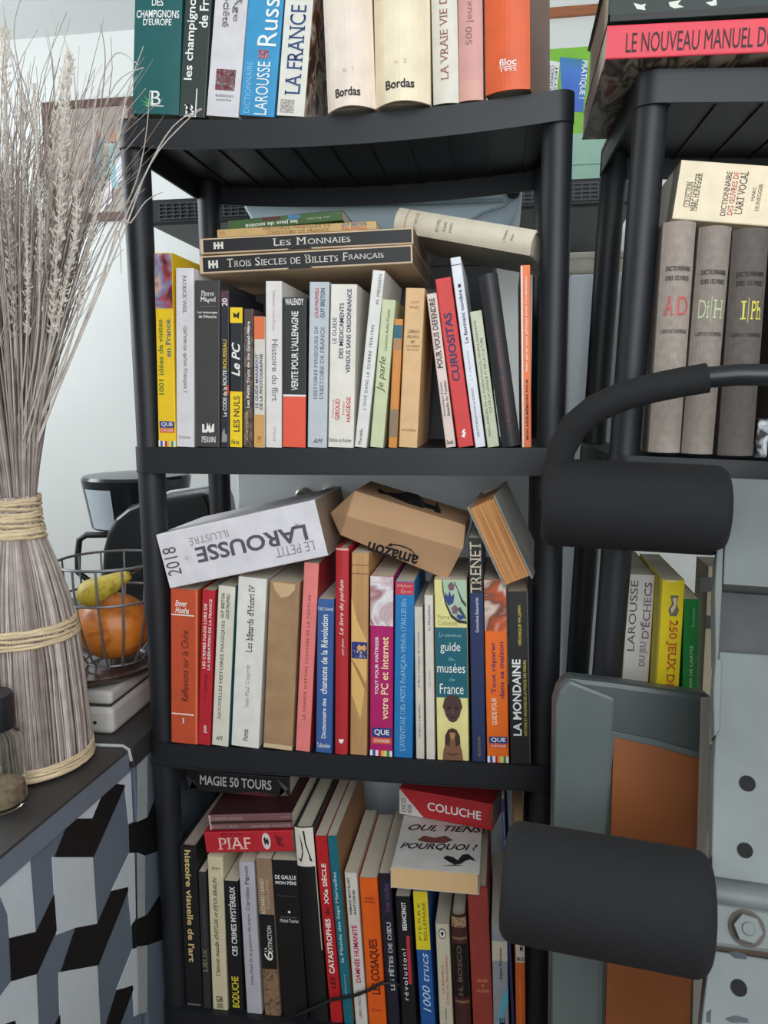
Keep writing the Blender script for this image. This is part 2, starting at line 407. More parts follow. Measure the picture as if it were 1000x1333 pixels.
top('white paperback with a tiny portrait photo low on its spine', 268, 310, 151, 279, 323, (216, 213, 216), [
    ('t', 'Le Moyen Âge', 'v', -110, 25, .56, .84, 'g', 's'), ('t', 'économie et société', 'v', -110, 33, .28, .48, 'g', 's'),
    ('B', 'portrait_photo', 88, 116, .22, .82, MP([(60, 40, 45), (140, 60, 55), (90, 105, 120), (190, 150, 130)], 160)), ('p', 'édition', '-', 121, 125, .25, .8, 'g'), ('p', 'poche', '-', 127, 131, .3, .75, 'g')])
top('bright blue dictionary with white lettering on the top board', 311.5, 356, 152, 322, 370, (56, 150, 200), [
    ('t', 'Russe', '^', 58, -22, .36, .9, 'w'), ('a', 'LAROUSSE', '^', 150, 79, .42, .78, 'w'), ('a', 'DICTIONNAIRE', '^', 149, 80, .12, .28, (140, 195, 225), ''),
    ('B', 'cathedral_mark', 63, 75, .42, .7, MP([(230, 230, 240), (150, 60, 60), (70, 80, 130)], 300))])
top('cream hardback with blue serif capitals and a brown photo cover, right of the blue dictionary', 357.5, 398, 153, 371, 408, (226, 224, 214), [
    ('t', 'LA FRANCE', '^', 125, 5, .24, .8, (40, 70, 120), 's'), ('B', 'engraving_mark', 131, 149, .12, .62, MP([(225, 222, 214), (120, 110, 100), (215, 212, 205), (60, 60, 60)], 260))],
    covmat=MP([(60, 42, 34), (120, 80, 55), (215, 205, 190), (50, 45, 42)], 22))
for i, (q, nm, c) in enumerate([((427, 487.5, 149, 418, 484.5), 'left one of the two cream encyclopedia volumes, pinkish cream', (238, 222, 206)), ((489, 559.5, 143, 485, 559.5), 'right one of the two cream encyclopedia volumes, yellower and wider', (243, 229, 199))]):
    top(nm, *q, c, [('p', 'Bordas', '-', 124 - 10 * i, 136 - 10 * i, .22, .74, 'k', 'B'), ('t', 'e. 1' if i == 0 else 'p. 2', '-', 97 - 9 * i, 104 - 9 * i, .4, .62, (205, 192, 170))], hb=True, bulge=.021, D=.2, y0=-.026)
top('pale grey hardback with brown-red serif capitals on the top board', 561.5, 597, 135, 557.5, 595.5, (222, 217, 203), [('t', 'LA VRAIE VIE DE', '^', 105, -14, .32, .62, (150, 95, 80), 's')], hb=True, bulge=.004)
top('dusty pink hardback left of the thick orange book on the top board', 598.5, 629, 130, 596, 628.5, (214, 158, 152), [('t', '500 jeux à', '^', 57, -12, .3, .66, (150, 110, 115)), ('B', 'spine_band', 104, 131, 0, 1, (216, 165, 148))], hb=True, bulge=.003)
top('thick orange hardback at the right end of the top board', 631, 691, 127, 630, 690, (224, 98, 52), [('p', 'filoc', '-', 84, 94, .34, .72, 'w', 'b'), ('p', '1995', '-', 97, 102, .38, .72, 'w'), ('B', 'publisher_mark', 95, 95.8, .34, .72, 'w')], hb=True, bulge=.008, cov=(132, 92, 78), D=.2, y0=-.028, turn=.165)

# ---------------------------------------------------------------- second board
def B2(label, q, col, items=(), D=.145, **k): return px_book(label, q, -.019, D, col, zL(2), items=items, group=G1, **k)
def B3(label, q, col, items=(), D=.15, **k): return px_book(label, q, -.019, D, col, zL(1), items=items, group=G2, **k)
B2('yellow paperback with green lettering and a photo at its head, leftmost on the second board', (207, 228, 579, 199, 225, 329), (246, 203, 28), [
    ('B', 'spine_picture', 330, 399, 0, 1, MP([(40, 40, 52), (165, 60, 62), (120, 128, 165), (205, 170, 155), (60, 66, 90)], 34, dist=.6)),
    ('t', '1001 idées de visites', '^', 510, 413, .12, .4, (80, 125, 40), 'b'), ('t', 'en France', '^', 461, 413, .56, .84, (50, 100, 130), 'b')] + QUE(545, 560, 571, 579))
B2('wide white paperback with thin grey lettering, second on the second board', (229, 253, 580, 228.5, 252, 349), (226, 222, 224), [
    ('a', 'PATRICK WEIL', 'v', 358, 406, .4, .6, 'g', 's'), ('t', "Qu'est-ce qu'un Français ?", 'v', 422, 508, .4, .66, 'g', 's'), ('p', 'Grasset', '-', 565, 569, .15, .8, (150, 145, 145), 's')])
B2('thick charcoal paperback with a white emblem near its foot', (254, 286.5, 582, 254, 286, 365), (66, 62, 62), [
    ('a', 'Pierre', '-', 378, 385, .25, .78, 'w', 'sb'), ('a', 'Miquel', '-', 386, 394, .22, .85, 'w', 'sb'), ('B', 'rule', 397.5, 398.3, .2, .85, 'g'), ('t', 'Les mensonges', '-', 404, 408, .1, .92, 'w', 'b'), ('t', "de l'Histoire", '-', 409, 413, .15, .88, 'w', 'b'),
    ('P', 'emblem', 549, 563, .28, .78, 'w', .0004, [(0, 0), (0, .8), (.18, .8), (.18, .25), (.35, .3), (.42, 1), (.55, .6), (.6, .95), (.75, .3), (.85, .8), (1, .9), (1, .1), (.6, 0), (.5, .2), (.4, 0)]), ('p', 'PERRIN', '-', 568, 576, .25, .85, 'w', 'sb')])
B2('narrow navy driving-code book with yellow and white lettering', (287, 298.5, 582, 286.5, 298.5, 378), (38, 40, 52), [
    ('B', 'spine_band', 379, 396, .05, .95, (90, 50, 70)), ('t', '20', '^', 398, 388, .2, .85, 'w', 'b'), ('t', 'ROUSSEAU', '^', 478, 441, .3, .75, 'y', 'b'), ('t', 'Le CODE de la ROUTE', '^', 541, 480, .3, .75, 'w', 'b'),
    ('P', 'emblem', 556, 575, .15, .8, (150, 150, 150), .0004, [(0, 0), (.1, .7), (.5, 1), (.6, .6), (1, .5), (.9, 0)]), ('B', 'red_patch', 500, 512, .7, 1, (200, 70, 50))])
B2('small black and yellow computer guide with white italic lettering', (299, 316, 583, 299, 316.5, 400), (34, 36, 42), [
    ('B', 'yellow_band', 400, 420, 0, 1, (250, 212, 30)), ('P', 'cartoon_face', 405, 416, .25, .75, 'k', .0005, [(.1, .2), (0, .9), (.5, .6), (1, 1), (.9, .1), (.5, .35)]), ('B', 'yellow_band', 509, 583, 0, 1, (250, 212, 30)),
    ('t', 'Le PC', '^', 489, 445, .15, .8, 'w', 'Bi'), ('t', 'LES NULS', '^', 562, 515, .3, .78, (70, 60, 20), 'b'), ('p', 'First', '-', 573, 579, .15, .75, 'k', 'b')])
B2('grey-brown patterned small paperback right of the black and yellow computer guide', (316.5, 329.5, 583, 317, 330, 402), (84, 68, 64), [
    ('B', 'spine_picture', 425, 580, 0, 1, MP([(70, 58, 56), (120, 100, 92), (60, 50, 50), (110, 98, 92)], 60)), ('t', 'Les Petits Trucs de ma Grand-Mère', '^', 530, 418, .35, .66, 'w', 'b'), ('a', 'Camille', '^', 573, 535, .2, .5, (200, 190, 90), 'i')])
B2('small photography guide with an orange head band and tan foot', (330, 345, 584, 330.5, 345, 412), (222, 215, 205), [
    ('B', 'orange_band', 412, 441, 0, 1, (233, 118, 70)), ('B', 'tan_band', 540, 584, 0, 1, (214, 165, 95)), ('t', 'LE GUIDE MARABOUT', '^', 531, 460, .14, .42, (60, 85, 140), 'b'), ('t', 'DE LA PHOTOGRAPHIE', '^', 533, 460, .54, .82, (60, 60, 80), 'b'), ('p', 'M', '-', 569, 577, .35, .7, (170, 90, 50), 's')])
B2('white paperback with grey thin lettering left of the black and red one', (345.5, 367, 584, 345.5, 367, 366), (232, 228, 224), [
    ('a', 'Fabienne Casta-Rosaz', 'v', 378, 430, .45, .62, (190, 160, 160), ''), ('t', 'Histoire du flirt', 'v', 441, 522, .4, .78, 'g'), ('p', 'Grasset', 'v', 556, 576, .5, .68, (190, 160, 160))])
B2('black paperback with a vermilion lower third', (368, 398.5, 584, 368, 399.5, 387), (44, 45, 47), [
    ('a', 'WALENDY', '-', 388.5, 397, .1, .88, 'w', 'b'), ('t', "VERITE POUR L'ALLEMAGNE", '^', 508, 405, .36, .66, 'w', 'b'), ('B', 'vermilion_band', 516, 584, 0, 1, (238, 92, 66)), ('B', 'rule', 513.5, 516, 0, 1, 'w')])
B2('blue-grey paperback with red and blue author names at the top', (400, 425.5, 585, 402.5, 429, 367), (196, 203, 208), [
    ('a', 'LOUIS PAUWELS', '^', 413, 375, .3, .48, 'r', 'b'), ('a', 'GUY BRETON', '^', 413, 375, .58, .8, (55, 85, 125), 'b'), ('t', 'HISTOIRES MAGIQUES DE', '^', 520, 424, .3, .5, 'g', 's'), ('t', "L'HISTOIRE DE FRANCE", '^', 520, 425, .6, .8, 'g', 's'), ('p', 'AM', '-', 573, 579, .3, .78, 'k', 'i')])
B2('broad ivory paperback with navy capitals and red author names', (427, 460, 585, 430, 465.5, 370), (234, 229, 218), [
    ('t', 'LE GUIDE', '^', 447, 413, .1, .26, (50, 52, 95)), ('t', 'DES MEDICAMENTS', '^', 466, 394, .36, .53, (50, 52, 95), 'b'), ('t', 'VENDUS SANS ORDONNANCE', '^', 485, 376, .64, .81, (50, 52, 95), 'b'),
    ('a', 'GIROUD', '^', 548, 520, .26, .44, 'r', 'b'), ('a', 'HAGÈGE', '^', 550, 517, .66, .86, 'r', 'b'), ('a', 'Françoise', '^', 545, 521, .14, .22, 'r'), ('a', 'Docteur', '^', 541, 522, .54, .62, 'r'), ('p', 'Editions du Rocher', '-', 573, 577.5, .05, .92, 'k')])
B2('tall thin white book leaning right beside the pale green one', (461, 477.5, 585, 485, 501.5, 352), (230, 229, 224), [
    ('t', "L'OISE DANS LA GUERRE 1939/1945", '^', 534, 422, .36, .62, 'k', 'w'), ('a', 'M. MESSIEN', '^', 395, 357, .55, .8, 'g'), ('p', 'Martelle', '^', 581, 560, .3, .56, 'k')], D=.16)
B2('pale green paperback with dark italic lettering leaning right', (479, 500, 585, 496, 515, 390), (206, 214, 172), [
    ('t', 'Je parle', '^', 511, 464, .16, .78, (70, 85, 50), 'i'), ('a', 'Laurence Aubin-Dumas', '^', 456, 402, .44, .66, (90, 105, 70))])
B2('thin orange-brown banded booklet squeezed left of the tan book', (503, 517, 584, 511, 525, 415), (214, 140, 62), [
    ('B', 'teal_band', 423, 440, 0, 1, (28, 100, 122)), ('B', 'brown_band', 440, 455, 0, 1, (176, 132, 88)), ('B', 'brown_band', 533, 570, 0, 1, (140, 120, 92)), ('t', 'Guide des plantes sauvages', '^', 530, 460, .45, .6, (240, 190, 130))])
B2('tan paperback with faded brown lettering leaning slightly right', (519, 543, 585, 527.5, 554, 375), (226, 184, 134), [
    ('a', 'JULES', '-', 392, 395, .3, .72, (180, 130, 85), 's'), ('a', 'RENARD', '-', 398, 401, .26, .76, (180, 130, 85), 's'), ('t', 'LIBRES', '-', 429, 433, .2, .82, (130, 88, 60), 's'), ('t', 'PROPOS', '-', 436, 440, .2, .82, (130, 88, 60), 's'), ('t', 'sur', '-', 443, 446, .4, .62, (130, 88, 60), 's'),
    ('t', 'LA CUISINE', '-', 448.5, 451.5, .16, .88, (150, 105, 70), 's'), ('t', 'DE LA VIE', '-', 453.5, 456, .22, .82, (150, 105, 70), 's'), ('p', 'GALLIMARD', '-', 560, 563, .12, .9, (170, 110, 75), 's')])
B2('pinkish white paperback leaning left against the red one', (580, 594, 585, 555, 568.5, 382), (228, 208, 198), [
    ('t', 'POUR VOUS DEFENDRE', '^', 480, 388, .2, .74, (50, 35, 40), 'sb'), ('a', 'Dominique Ponsin', '^', 543, 498, .2, .46, (70, 60, 70), 'b'), ('a', 'Bataille du Tuneau', '^', 543, 497, .56, .84, (70, 60, 70), 'b'), ('p', 'Stock', '-', 575, 581, .15, .85, 'k', 'b')])
B2('red paperback with bold navy lettering leaning left', (596, 617, 585, 565.5, 587.5, 362), (214, 56, 54), [
    ('t', 'CURIOSITAS', '^', 497, 407, .24, .74, (62, 42, 92), 'B'), ('P', 'publisher_mark', 561, 573, .3, .66, 'w', .0004, [(0, .2), (.5, .55), (.1, .6), (.6, 1), (1, .8), (.6, .75), (.9, .5), (.5, 0)])], D=.16)
B2('tall slim white book leaning left past the red one', (619, 632, 584, 585, 600.5, 335), (228, 230, 236), [
    ('t', 'Le fascinant nombre π', '^', 446, 369, .34, .7, (40, 60, 100), 'b'), ('a', 'J. P. DELAHAYE', '^', 495, 456, .4, .65, (140, 165, 190)), ('p', 'BIBLIOTHÈQUE POUR LA SCIENCE', '^', 570, 505, .3, .6, (70, 80, 90)), ('B', 'rule', 344, 345, 0, 1, 'k')], D=.16)
B2('pale olive book with two lines of small capitals leaning left', (634, 651, 584, 611.5, 627, 405), (200, 204, 176), [
    ('t', 'PRÉCURSEURS DE LA FORMATION DU PEUPLE MARXISTE', '^', 570, 417, .2, .42, (95, 95, 75)), ('t', 'VUS DE LA LANGUE ET DE LA CULTURE', '^', 540, 440, .56, .78, (95, 95, 75))])
B2('black book with a rounded head and faint dark red lettering leaning left', (653, 679, 583, 622.5, 648, 357), (40, 40, 43), [
    ('t', 'LE MANUEL DE DROGUE', '^', 560, 490, .42, .6, (122, 56, 66), 'b'), ('a', 'MÉDECIN DU', '^', 478, 425, .42, .6, (122, 56, 66), 'b')], bulge=.006, D=.155, hb=True)
B2('orange and white thin book standing last at the right of the second board', (679.5, 692, 583, 677, 691, 345), (236, 118, 62), [
    ('B', 'white_edge', 346, 583, 0, .2, (236, 226, 214)), ('t', 'MON AIDE-MÉMOIRE POUR', '^', 573, 492, .4, .72, (60, 30, 20), 'B'), ('t', "bien gérer mes photos avec l'ordinateur", '^', 482, 358, .4, .72, (250, 225, 205), 'b')], cov=(206, 204, 196), D=.19)

# ---------------------------------------------------------------- third board
B3('orange-red book with script lettering, leftmost on the third board', (223, 256.5, 963, 221, 258.5, 767), (200, 82, 48), [
    ('a', 'Enver', '-', 781, 788.5, .18, .62, 'w', 'ib'), ('a', 'Hoxha', '-', 789.5, 797, .18, .68, 'w', 'ib'), ('B', 'rule', 798.5, 800, .03, .86, 'w'), ('t', 'Réflexions sur la Chine', '^', 909, 818, .4, .66, (70, 22, 18), 'i'), ('B', 'rule', 924.5, 926, .03, .86, 'w'), ('p', 'I', '-', 930, 937, .42, .52, 'w', 's'), ('B', 'pale_edge_strip', 767, 963, .92, 1, (232, 118, 80))])  # paler orange strip down the right edge of the spine
B3('narrow crimson paperback with white capitals beside the orange-red book', (257, 273, 964, 262, 281, 768), (190, 34, 48), [
    ('t', 'LES CRIMES NAZIS LORS DE', '^', 866, 785, .2, .42, 'w', 'b'), ('t', 'LA LIBÉRATION DE LA FRANCE', '^', 867, 779, .54, .8, 'w', 'b'), ('a', 'V. LORMIER', '^', 905, 873, .4, .62, (95, 12, 24)), ('p', 'grancher', '^', 948, 938, .4, .75, 'w', 'b')])
B3('cream paperback with thin black capitals, third on the third board', (275, 297, 966, 284, 306.5, 763), (226, 221, 204), [
    ('t', 'NOUVELLES HISTOIRES MAGIQUES', '^', 931, 806, .3, .52, (60, 58, 52), 's'), ('a', 'GUY BRETON', '^', 803, 772, .22, .42, (50, 50, 45), 'b'), ('a', 'LOUIS PAUWELS', '^', 803, 772, .52, .72, (50, 50, 45), 'b'), ('p', 'AM', '-', 953, 959, .25, .65, 'k', 'i')], cov=(52, 122, 140))
B3('broad off-white paperback with black serif title on the third board', (300, 337.5, 971, 310.5, 347, 752), (232, 230, 222), [
    ('t', "Les bâtards d'Henri IV", '^', 847, 761, .38, .62, (45, 42, 42), 's'), ('a', 'Jean-Paul Desprat', '^', 919, 863, .42, .6, (190, 170, 172), 's'), ('p', 'Perrin', '^', 963, 947, .42, .6, 'k', 's')])
B3('plain brown kraft-paper covered book without lettering', (343, 380, 976, 350, 391.5, 757), (172, 136, 100), [('P', 'worn_patch', 758, 778, .1, .85, (206, 176, 132), .0004, [(0, .95), (.1, .5), (.4, 0), (.75, .15), (1, .6), (1, .95)]), ('B', 'frayed_edge', 970, 976, .02, .98, (212, 188, 150))], colmat=M((172, 136, 100), .8, 0, .22, 30, .2, name='kraft_paper'))
B3('tall salmon pink book with spaced dark capitals', (384, 404, 982, 396, 415, 733), (236, 132, 128), [('t', 'LA GRANDE HISTOIRE ILLUSTRÉE DE LA TORTURE', '^', 939, 774, .36, .58, (110, 35, 45), 'w')], cov=(176, 44, 52), D=.17)
B3('blue song dictionary with white lettering between pink and red books', (411, 432, 985, 413, 435.5, 780), (58, 96, 158), [
    ('a', 'R. & B. Grunwald', '-', 790, 794.5, .05, .95, 'w'), ('t', 'chansons de la Révolution', '^', 905, 800, .26, .66, 'w', 'b'), ('t', 'Dictionnaire des', '^', 965, 911, .36, .62, 'w', 'b'), ('p', 'Tallandier', '-', 972, 978, .08, .92, 'w')])
B3('tall red book with white script title and a small white heart-like mark', (436, 453, 988, 437.5, 454, 713), (186, 40, 46), [
    ('t', 'Le livre du parfum', '^', 826, 754, .3, .74, 'w', 'i'), ('a', 'par Jean', '^', 853, 831, .5, .72, 'w', 'i'), ('P', 'publisher_mark', 967, 973, .3, .72, 'w', .0004, [(0, 1), (.15, .3), (.5, 0), (.85, .3), (1, 1)]), ('B', 'head_band', 713, 716, 0, 1, (235, 170, 165))], hb=True, bulge=.002, D=.17)
woodm = M((196, 150, 98), .5, 0, .25, 14, name='printed_wood_grain', stretch=(6, 1, .6))
B3('tall wood-patterned wine book with a blue square label', (456, 477.5, 989, 457, 481, 720), (196, 150, 98), [
    ('P', 'pale_wedge', 770, 940, 0, 1, (228, 184, 112), .0003, [(.0, .95), (.35, .78), (.95, .62), (.95, .35), (.6, 0), (.05, .2)]), ('P', 'brown_swirl', 860, 905, 0, 1, (176, 126, 76), .0004, [(0, 1), (.3, .7), (1, 0), (1, .2), (.5, .7), (.1, 1)]),
    ('B', 'rule', 735, 736, 0, 1, (120, 90, 60)), ('B', 'rule', 746, 747, 0, 1, (120, 90, 60)), ('B', 'blue_label', 836, 858, .06, .96, (38, 52, 128), .0006), ('t', 'VIN', '-', 847, 856.5, .14, .9, 'w', 'sb'),
    ('P', 'grapes_mark', 839, 848, .36, .92, (226, 170, 100), .0009, [(0, .5), (.2, 1), (.5, .7), (.8, 1), (1, .5), (.8, 0), (.5, .3), (.2, 0)])], colmat=woodm, D=.17)
B3('magenta computer guide with a pale photo at the top of its spine', (481, 511.5, 991, 482, 512.5, 750), (180, 24, 104), [
    ('B', 'spine_picture', 750, 815, 0, 1, MP([(226, 222, 228), (200, 170, 172), (235, 232, 236), (170, 110, 115), (225, 225, 232)], 26, dist=.6)),
    ('t', 'TOUT POUR MAÎTRISER', '^', 907, 829, .19, .37, 'w', 'b'), ('t', 'votre PC et Internet', '^', 940, 829, .48, .8, (250, 222, 170), 'b')] + QUE(952, 974, 983, 991))
B3('sky blue paperback with a red head band and pale serif capitals', (512.5, 537, 990, 514, 540, 757), (30, 122, 186), [
    ('B', 'red_band', 758, 774, 0, 1, (196, 58, 72)), ('a', 'Stéphane', '-', 760, 765, .1, .92, (240, 170, 170), 's'), ('a', 'Kieser', '-', 767, 772, .3, .9, (240, 170, 170), 's'), ('t', "L'AVENTURE DES MOTS FRANÇAIS VENUS D'AILLEURS", '^', 981, 779, .32, .66, (150, 200, 232), 's')])
B3('thin cream booklet with italic lettering, left one of the two beside the museum guide', (541, 553, 990, 539, 550, 790), (216, 206, 192), [('a', 'Arlette Laguiller', '^', 962, 917, .36, .62, 'k', 'i'), ('t', 'Il faut changer le monde', '^', 895, 822, .36, .62, 'k', 'i')])
B3('thin off-white booklet, right one of the two beside the museum guide', (555, 566.5, 990, 552, 564, 775), (222, 214, 204), [('t', 'La Marseillaise', '^', 820, 787, .4, .66, 'k'), ('a', 'Luc Cuto', '^', 893, 872, .4, .6, 'g')])
petal = (46, 70, 130)
B3('wide pale yellow and teal museum guide with a dark mask on its spine', (569, 611, 992, 565, 607.5, 755), (232, 222, 150), [
    ('P', 'tile_motif', 755, 811, .24, 1, (40, 52, 40), .0003, [(0, 1), (.02, .75), (.12, .45), (.35, .15), (.65, .02), (1, 0), (1, 1)]),
    ('P', 'tile_motif', 755, 809, .27, 1, (176, 200, 172), .0005, [(0, 1), (.03, .75), (.13, .47), (.37, .18), (.66, .06), (1, .03), (1, 1)]),
    ('P', 'tile_flower', 768, 788, .32, .62, petal, .0008, [(.1, .9), (.0, .4), (.4, 0), (.9, .2), (1, .8), (.7, .6), (.5, 1), (.35, .6)]), ('P', 'tile_flower', 786, 798, .52, .74, (130, 96, 110), .0008, [(.5, 1), (0, .6), (.2, 0), (.8, 0), (1, .6)]),
    ('P', 'tile_flower', 757, 768, .42, .64, (120, 90, 100), .0008, [(.5, 1), (0, .6), (.2, 0), (.8, 0), (1, .6)]), ('P', 'tile_leaf', 757, 808, .6, .98, (56, 80, 70), .0007, [(0, 1), (.1, 1), (.6, .5), (1, .35), (1, .45), (.65, .58)]), ('P', 'tile_leaf', 757, 808, .6, .98, (56, 80, 70), .0007, [(.3, .3), (.9, .05), (1, .1), (.5, .38)]),
    ('P', 'tile_flower', 797, 806, .68, .92, petal, .0008, [(.1, .9), (.0, .4), (.4, 0), (.9, .2), (1, .8), (.7, .6)]),
    ('a', 'Pierre', '-', 799.5, 805.5, .1, .45, (130, 130, 70), 'w'), ('a', 'Cabanne', '-', 807, 813, .1, .68, (130, 130, 70), 'w'), ('B', 'teal_panel', 816, 908, .01, 1, (22, 98, 112)), ('t', 'Le nouveau', '-', 823, 828.5, .12, .82, (150, 190, 195), 's'),
    ('t', 'guide', '-', 835, 850, .16, .78, 'w'), ('t', 'des', '-', 854, 860, .4, .6, (130, 185, 192), 's'), ('t', 'musées', '-', 863, 875, .05, .92, 'w'), ('t', 'de', '-', 881, 887, .42, .6, (130, 185, 192), 's'), ('t', 'France', '-', 889.5, 903, .12, .86, 'w'),
    ('P', 'carved_mask', 904, 941, .2, .82, (78, 54, 52), .001, [(.5, 0), (.32, .06), (.15, .25), (.08, .45), (0, .55), (.04, .68), (.1, .85), (.28, .97), (.5, 1), (.72, .97), (.9, .85), (.96, .68), (1, .55), (.92, .45), (.85, .25), (.68, .06)]),
    ('P', 'mask_feature', 904, 941, .2, .82, (36, 24, 24), .0013, [(.2, .52), (.3, .58), (.42, .53), (.3, .49)]), ('P', 'mask_feature', 904, 941, .2, .82, (36, 24, 24), .0013, [(.8, .52), (.7, .58), (.58, .53), (.7, .49)]), ('P', 'mask_feature', 904, 941, .2, .82, (40, 26, 26), .0013, [(.38, .2), (.5, .23), (.62, .2), (.5, .16)]), ('P', 'mask_feature', 904, 941, .2, .82, (110, 80, 74), .0013, [(.46, .32), (.49, .55), (.52, .55), (.56, .32)]),
    ('P', 'carved_figure', 948, 992, .17, .82, (128, 88, 66), .001, [(0, 0), (.05, .3), (.12, .45), (.14, .75), (.3, .95), (.5, 1), (.7, .95), (.86, .75), (.88, .45), (.95, .3), (1, 0)]),
    ('P', 'figure_hair', 948, 992, .17, .82, (62, 42, 36), .0013, [(.14, .5), (.16, .76), (.3, .93), (.5, .97), (.7, .93), (.84, .76), (.86, .5), (.66, .42), (.62, .7), (.38, .7), (.34, .42)]), ('P', 'figure_face', 948, 992, .17, .82, (178, 132, 86), .0015, [(.36, .86), (.64, .86), (.62, .72), (.5, .62), (.38, .72)]), ('P', 'figure_feature', 948, 992, .17, .82, (70, 46, 36), .0015, [(.2, .24), (.5, .18), (.8, .24), (.8, .21), (.5, .14), (.2, .21)])])
B3('navy book with a black head carrying large beige capitals', (615, 632.5, 998, 609, 629, 700), (38, 52, 92), [
    ('B', 'black_band', 700, 771, 0, 1, (26, 26, 28)), ('t', 'TRENET', '^', 771, 705, .1, .86, (210, 198, 172), 's'), ('a', 'Geneviève Beauvarlet', '^', 823, 777, .4, .64, (200, 205, 215), 'b'), ('p', 'HÉLÉ ÉDITIONS', '^', 991, 963, .4, .62, (160, 140, 90))])
B3('orange repair guide with a tool photo at the top of its spine', (634, 663, 1000, 629.5, 659, 755), (240, 112, 30), [
    ('B', 'spine_picture', 755, 822, 0, 1, MP([(232, 226, 220), (196, 90, 48), (120, 70, 50), (226, 200, 186), (60, 60, 66)], 28, dist=.6)), ('t', 'Tout réparer', '^', 905, 836, .26, .52, (96, 40, 92), 'b'), ('t', 'dans sa maison', '^', 912, 836, .62, .84, (96, 40, 92), 'b'), ('t', 'GUIDE POUR', '^', 948, 911, .26, .48, (250, 225, 205), 'b')] + QUE(964, 980, 991, 1000))
B3('black book with large white and small yellow capitals, last on the third board', (664.5, 691.5, 1001, 660, 688, 770), (34, 34, 36), [
    ('t', 'LA MONDAINE', '^', 962, 859, .16, .58, 'w', 'B'), ('a', 'VÉRONIQUE WILLEMIN', '^', 841, 788, .46, .66, (205, 190, 70), 'b'), ('t', 'HISTOIRE ET ARCHIVES DE LA POLICE DES MŒURS', '^', 962, 860, .7, .84, (205, 190, 70), 'b'), ('B', 'edge_strip', 770, 1000, .94, 1, (90, 88, 88))], D=.17)

# ---------------------------------------------------------------- lowest board
def B4(label, q, col, items=(), D=.17, **k): return px_book(label, q, -.012, D, col, zL(0), items=items, group=G3, **k)
B4('tall black art-history hardback with gold lettering, leftmost on the lowest board', (243.5, 262.5, 1312, 232, 256.5, 1101), (24, 24, 26), [('t', "histoire visuelle de l'art", 'v', 1106, 1252, .3, .68, (214, 186, 120), 'B'), ('B', 'rule', 1308, 1310, .1, .9, 'g')], hb=True, D=.22, page=(190, 170, 160))
B4('narrow dark grey book with dim lettering beside the tall black hardback', (265, 275, 1318, 257.5, 268, 1135), (48, 48, 50), [('t', 'LIEUX', '^', 1268, 1236, .2, .8, (150, 140, 110), 's'), ('t', 'au Moyen Âge en France', '^', 1232, 1176, .4, .7, (110, 108, 100), 'i')])
B4('cream paperback with dark italic title and a small black foot mark', (277.5, 297, 1324, 269.5, 290, 1115), (214, 202, 168), [('t', "L'amour maudit d'HITLER et d'EVA BRAUN", '^', 1277, 1142, .3, .58, (70, 48, 40), 'si'), ('a', 'Jean', '-', 1128, 1133, .25, .8, (90, 70, 60)), ('p', 'GB', '-', 1305, 1313, .25, .7, 'k', 'b'), ('B', 'publisher_mark', 1315, 1322, .3, .7, (150, 140, 115))])
B4('black paperback with white capitals and a yellow name at its foot', (298, 318, 1328, 290, 309.5, 1147), (22, 23, 26), [('t', 'CES CRIMES MYSTÉRIEUX', '^', 1249, 1154, .3, .78, 'w', 'b'), ('a', 'BODUCHE', '^', 1322, 1278, .25, .75, (220, 205, 50), 'b')])
B4('grey paperback with purple and pink lettering on the lowest board', (322, 341.5, 1330, 310, 331, 1122), (186, 184, 192), [('a', 'Caroline Pigozzi', '^', 1187, 1127, .34, .66, (80, 60, 110), 's'), ('t', 'Jean-Paul II: la passion du pape', '^', 1290, 1192, .36, .62, (150, 90, 130), 's')])
B4('tan, black and brown paperback with a large white six', (345, 366, 1333, 332.5, 353, 1118), (150, 122, 98), [
    ('B', 'black_panel', 1193, 1268, 0, 1, (22, 22, 24)), ('B', 'brown_picture', 1268, 1333, 0, 1, MP([(90, 66, 48), (150, 120, 92), (70, 52, 40)], 60)), ('t', '6', '^', 1256, 1243, .2, .75, 'w'), ('t', 'LA', '^', 1244, 1238, .22, .4, 'w'), ('t', 'EXTINCTION', '^', 1244, 1208, .48, .75, 'w'), ('a', 'RICHARD LEAKEY', '^', 1192, 1144, .2, .45, (225, 205, 180), 'b'), ('a', 'ROGER LEWIN', '^', 1185, 1146, .55, .75, (205, 185, 160))])
B4('wide black book with a small white two-line title on the lowest board', (367.5, 402, 1335, 354, 386, 1120), (16, 17, 20), [('t', 'DE GAULLE', '-', 1139.5, 1145, .1, .92, 'w', 'b'), ('t', 'MON PÈRE', '-', 1146.5, 1152, .1, .92, 'w', 'b'), ('a', 'Philippe de Gaulle', '-', 1166, 1169, .15, .9, (90, 70, 90)), ('p', 'entretiens avec', '-', 1194, 1197, .2, .85, 'g'), ('p', 'Michel Tauriac', '-', 1198.5, 1203, .18, .9, 'w'), ('P', 'emblem', 1187, 1191, .5, .62, 'w', .0004, [(.5, 0), (0, .5), (.5, 1), (1, .5)])])
B4('tall black book whose white spine head shows a black ink figure', (403, 428, 1338, 382, 408, 1076), (18, 18, 20), [
    ('B', 'white_head', 1076, 1127, 0, 1, (224, 220, 206)), ('P', 'ink_figure', 1082, 1122, .1, .4, 'k', .0006, [(.4, 1), (1, .6), (1, .3), (.5, 0), (0, .15), (.5, .12), (.8, .35), (.75, .6)]), ('P', 'ink_figure', 1080, 1120, .45, .85, 'k', .0006, [(0, 1), (.25, 1), (.35, .6), (.8, .15), (1, 0), (.7, 0), (.55, .25), (.2, .55)]), ('B', 'edge_strip', 1127, 1240, .94, 1, (190, 180, 160))], hb=True, D=.24, bulge=.003)
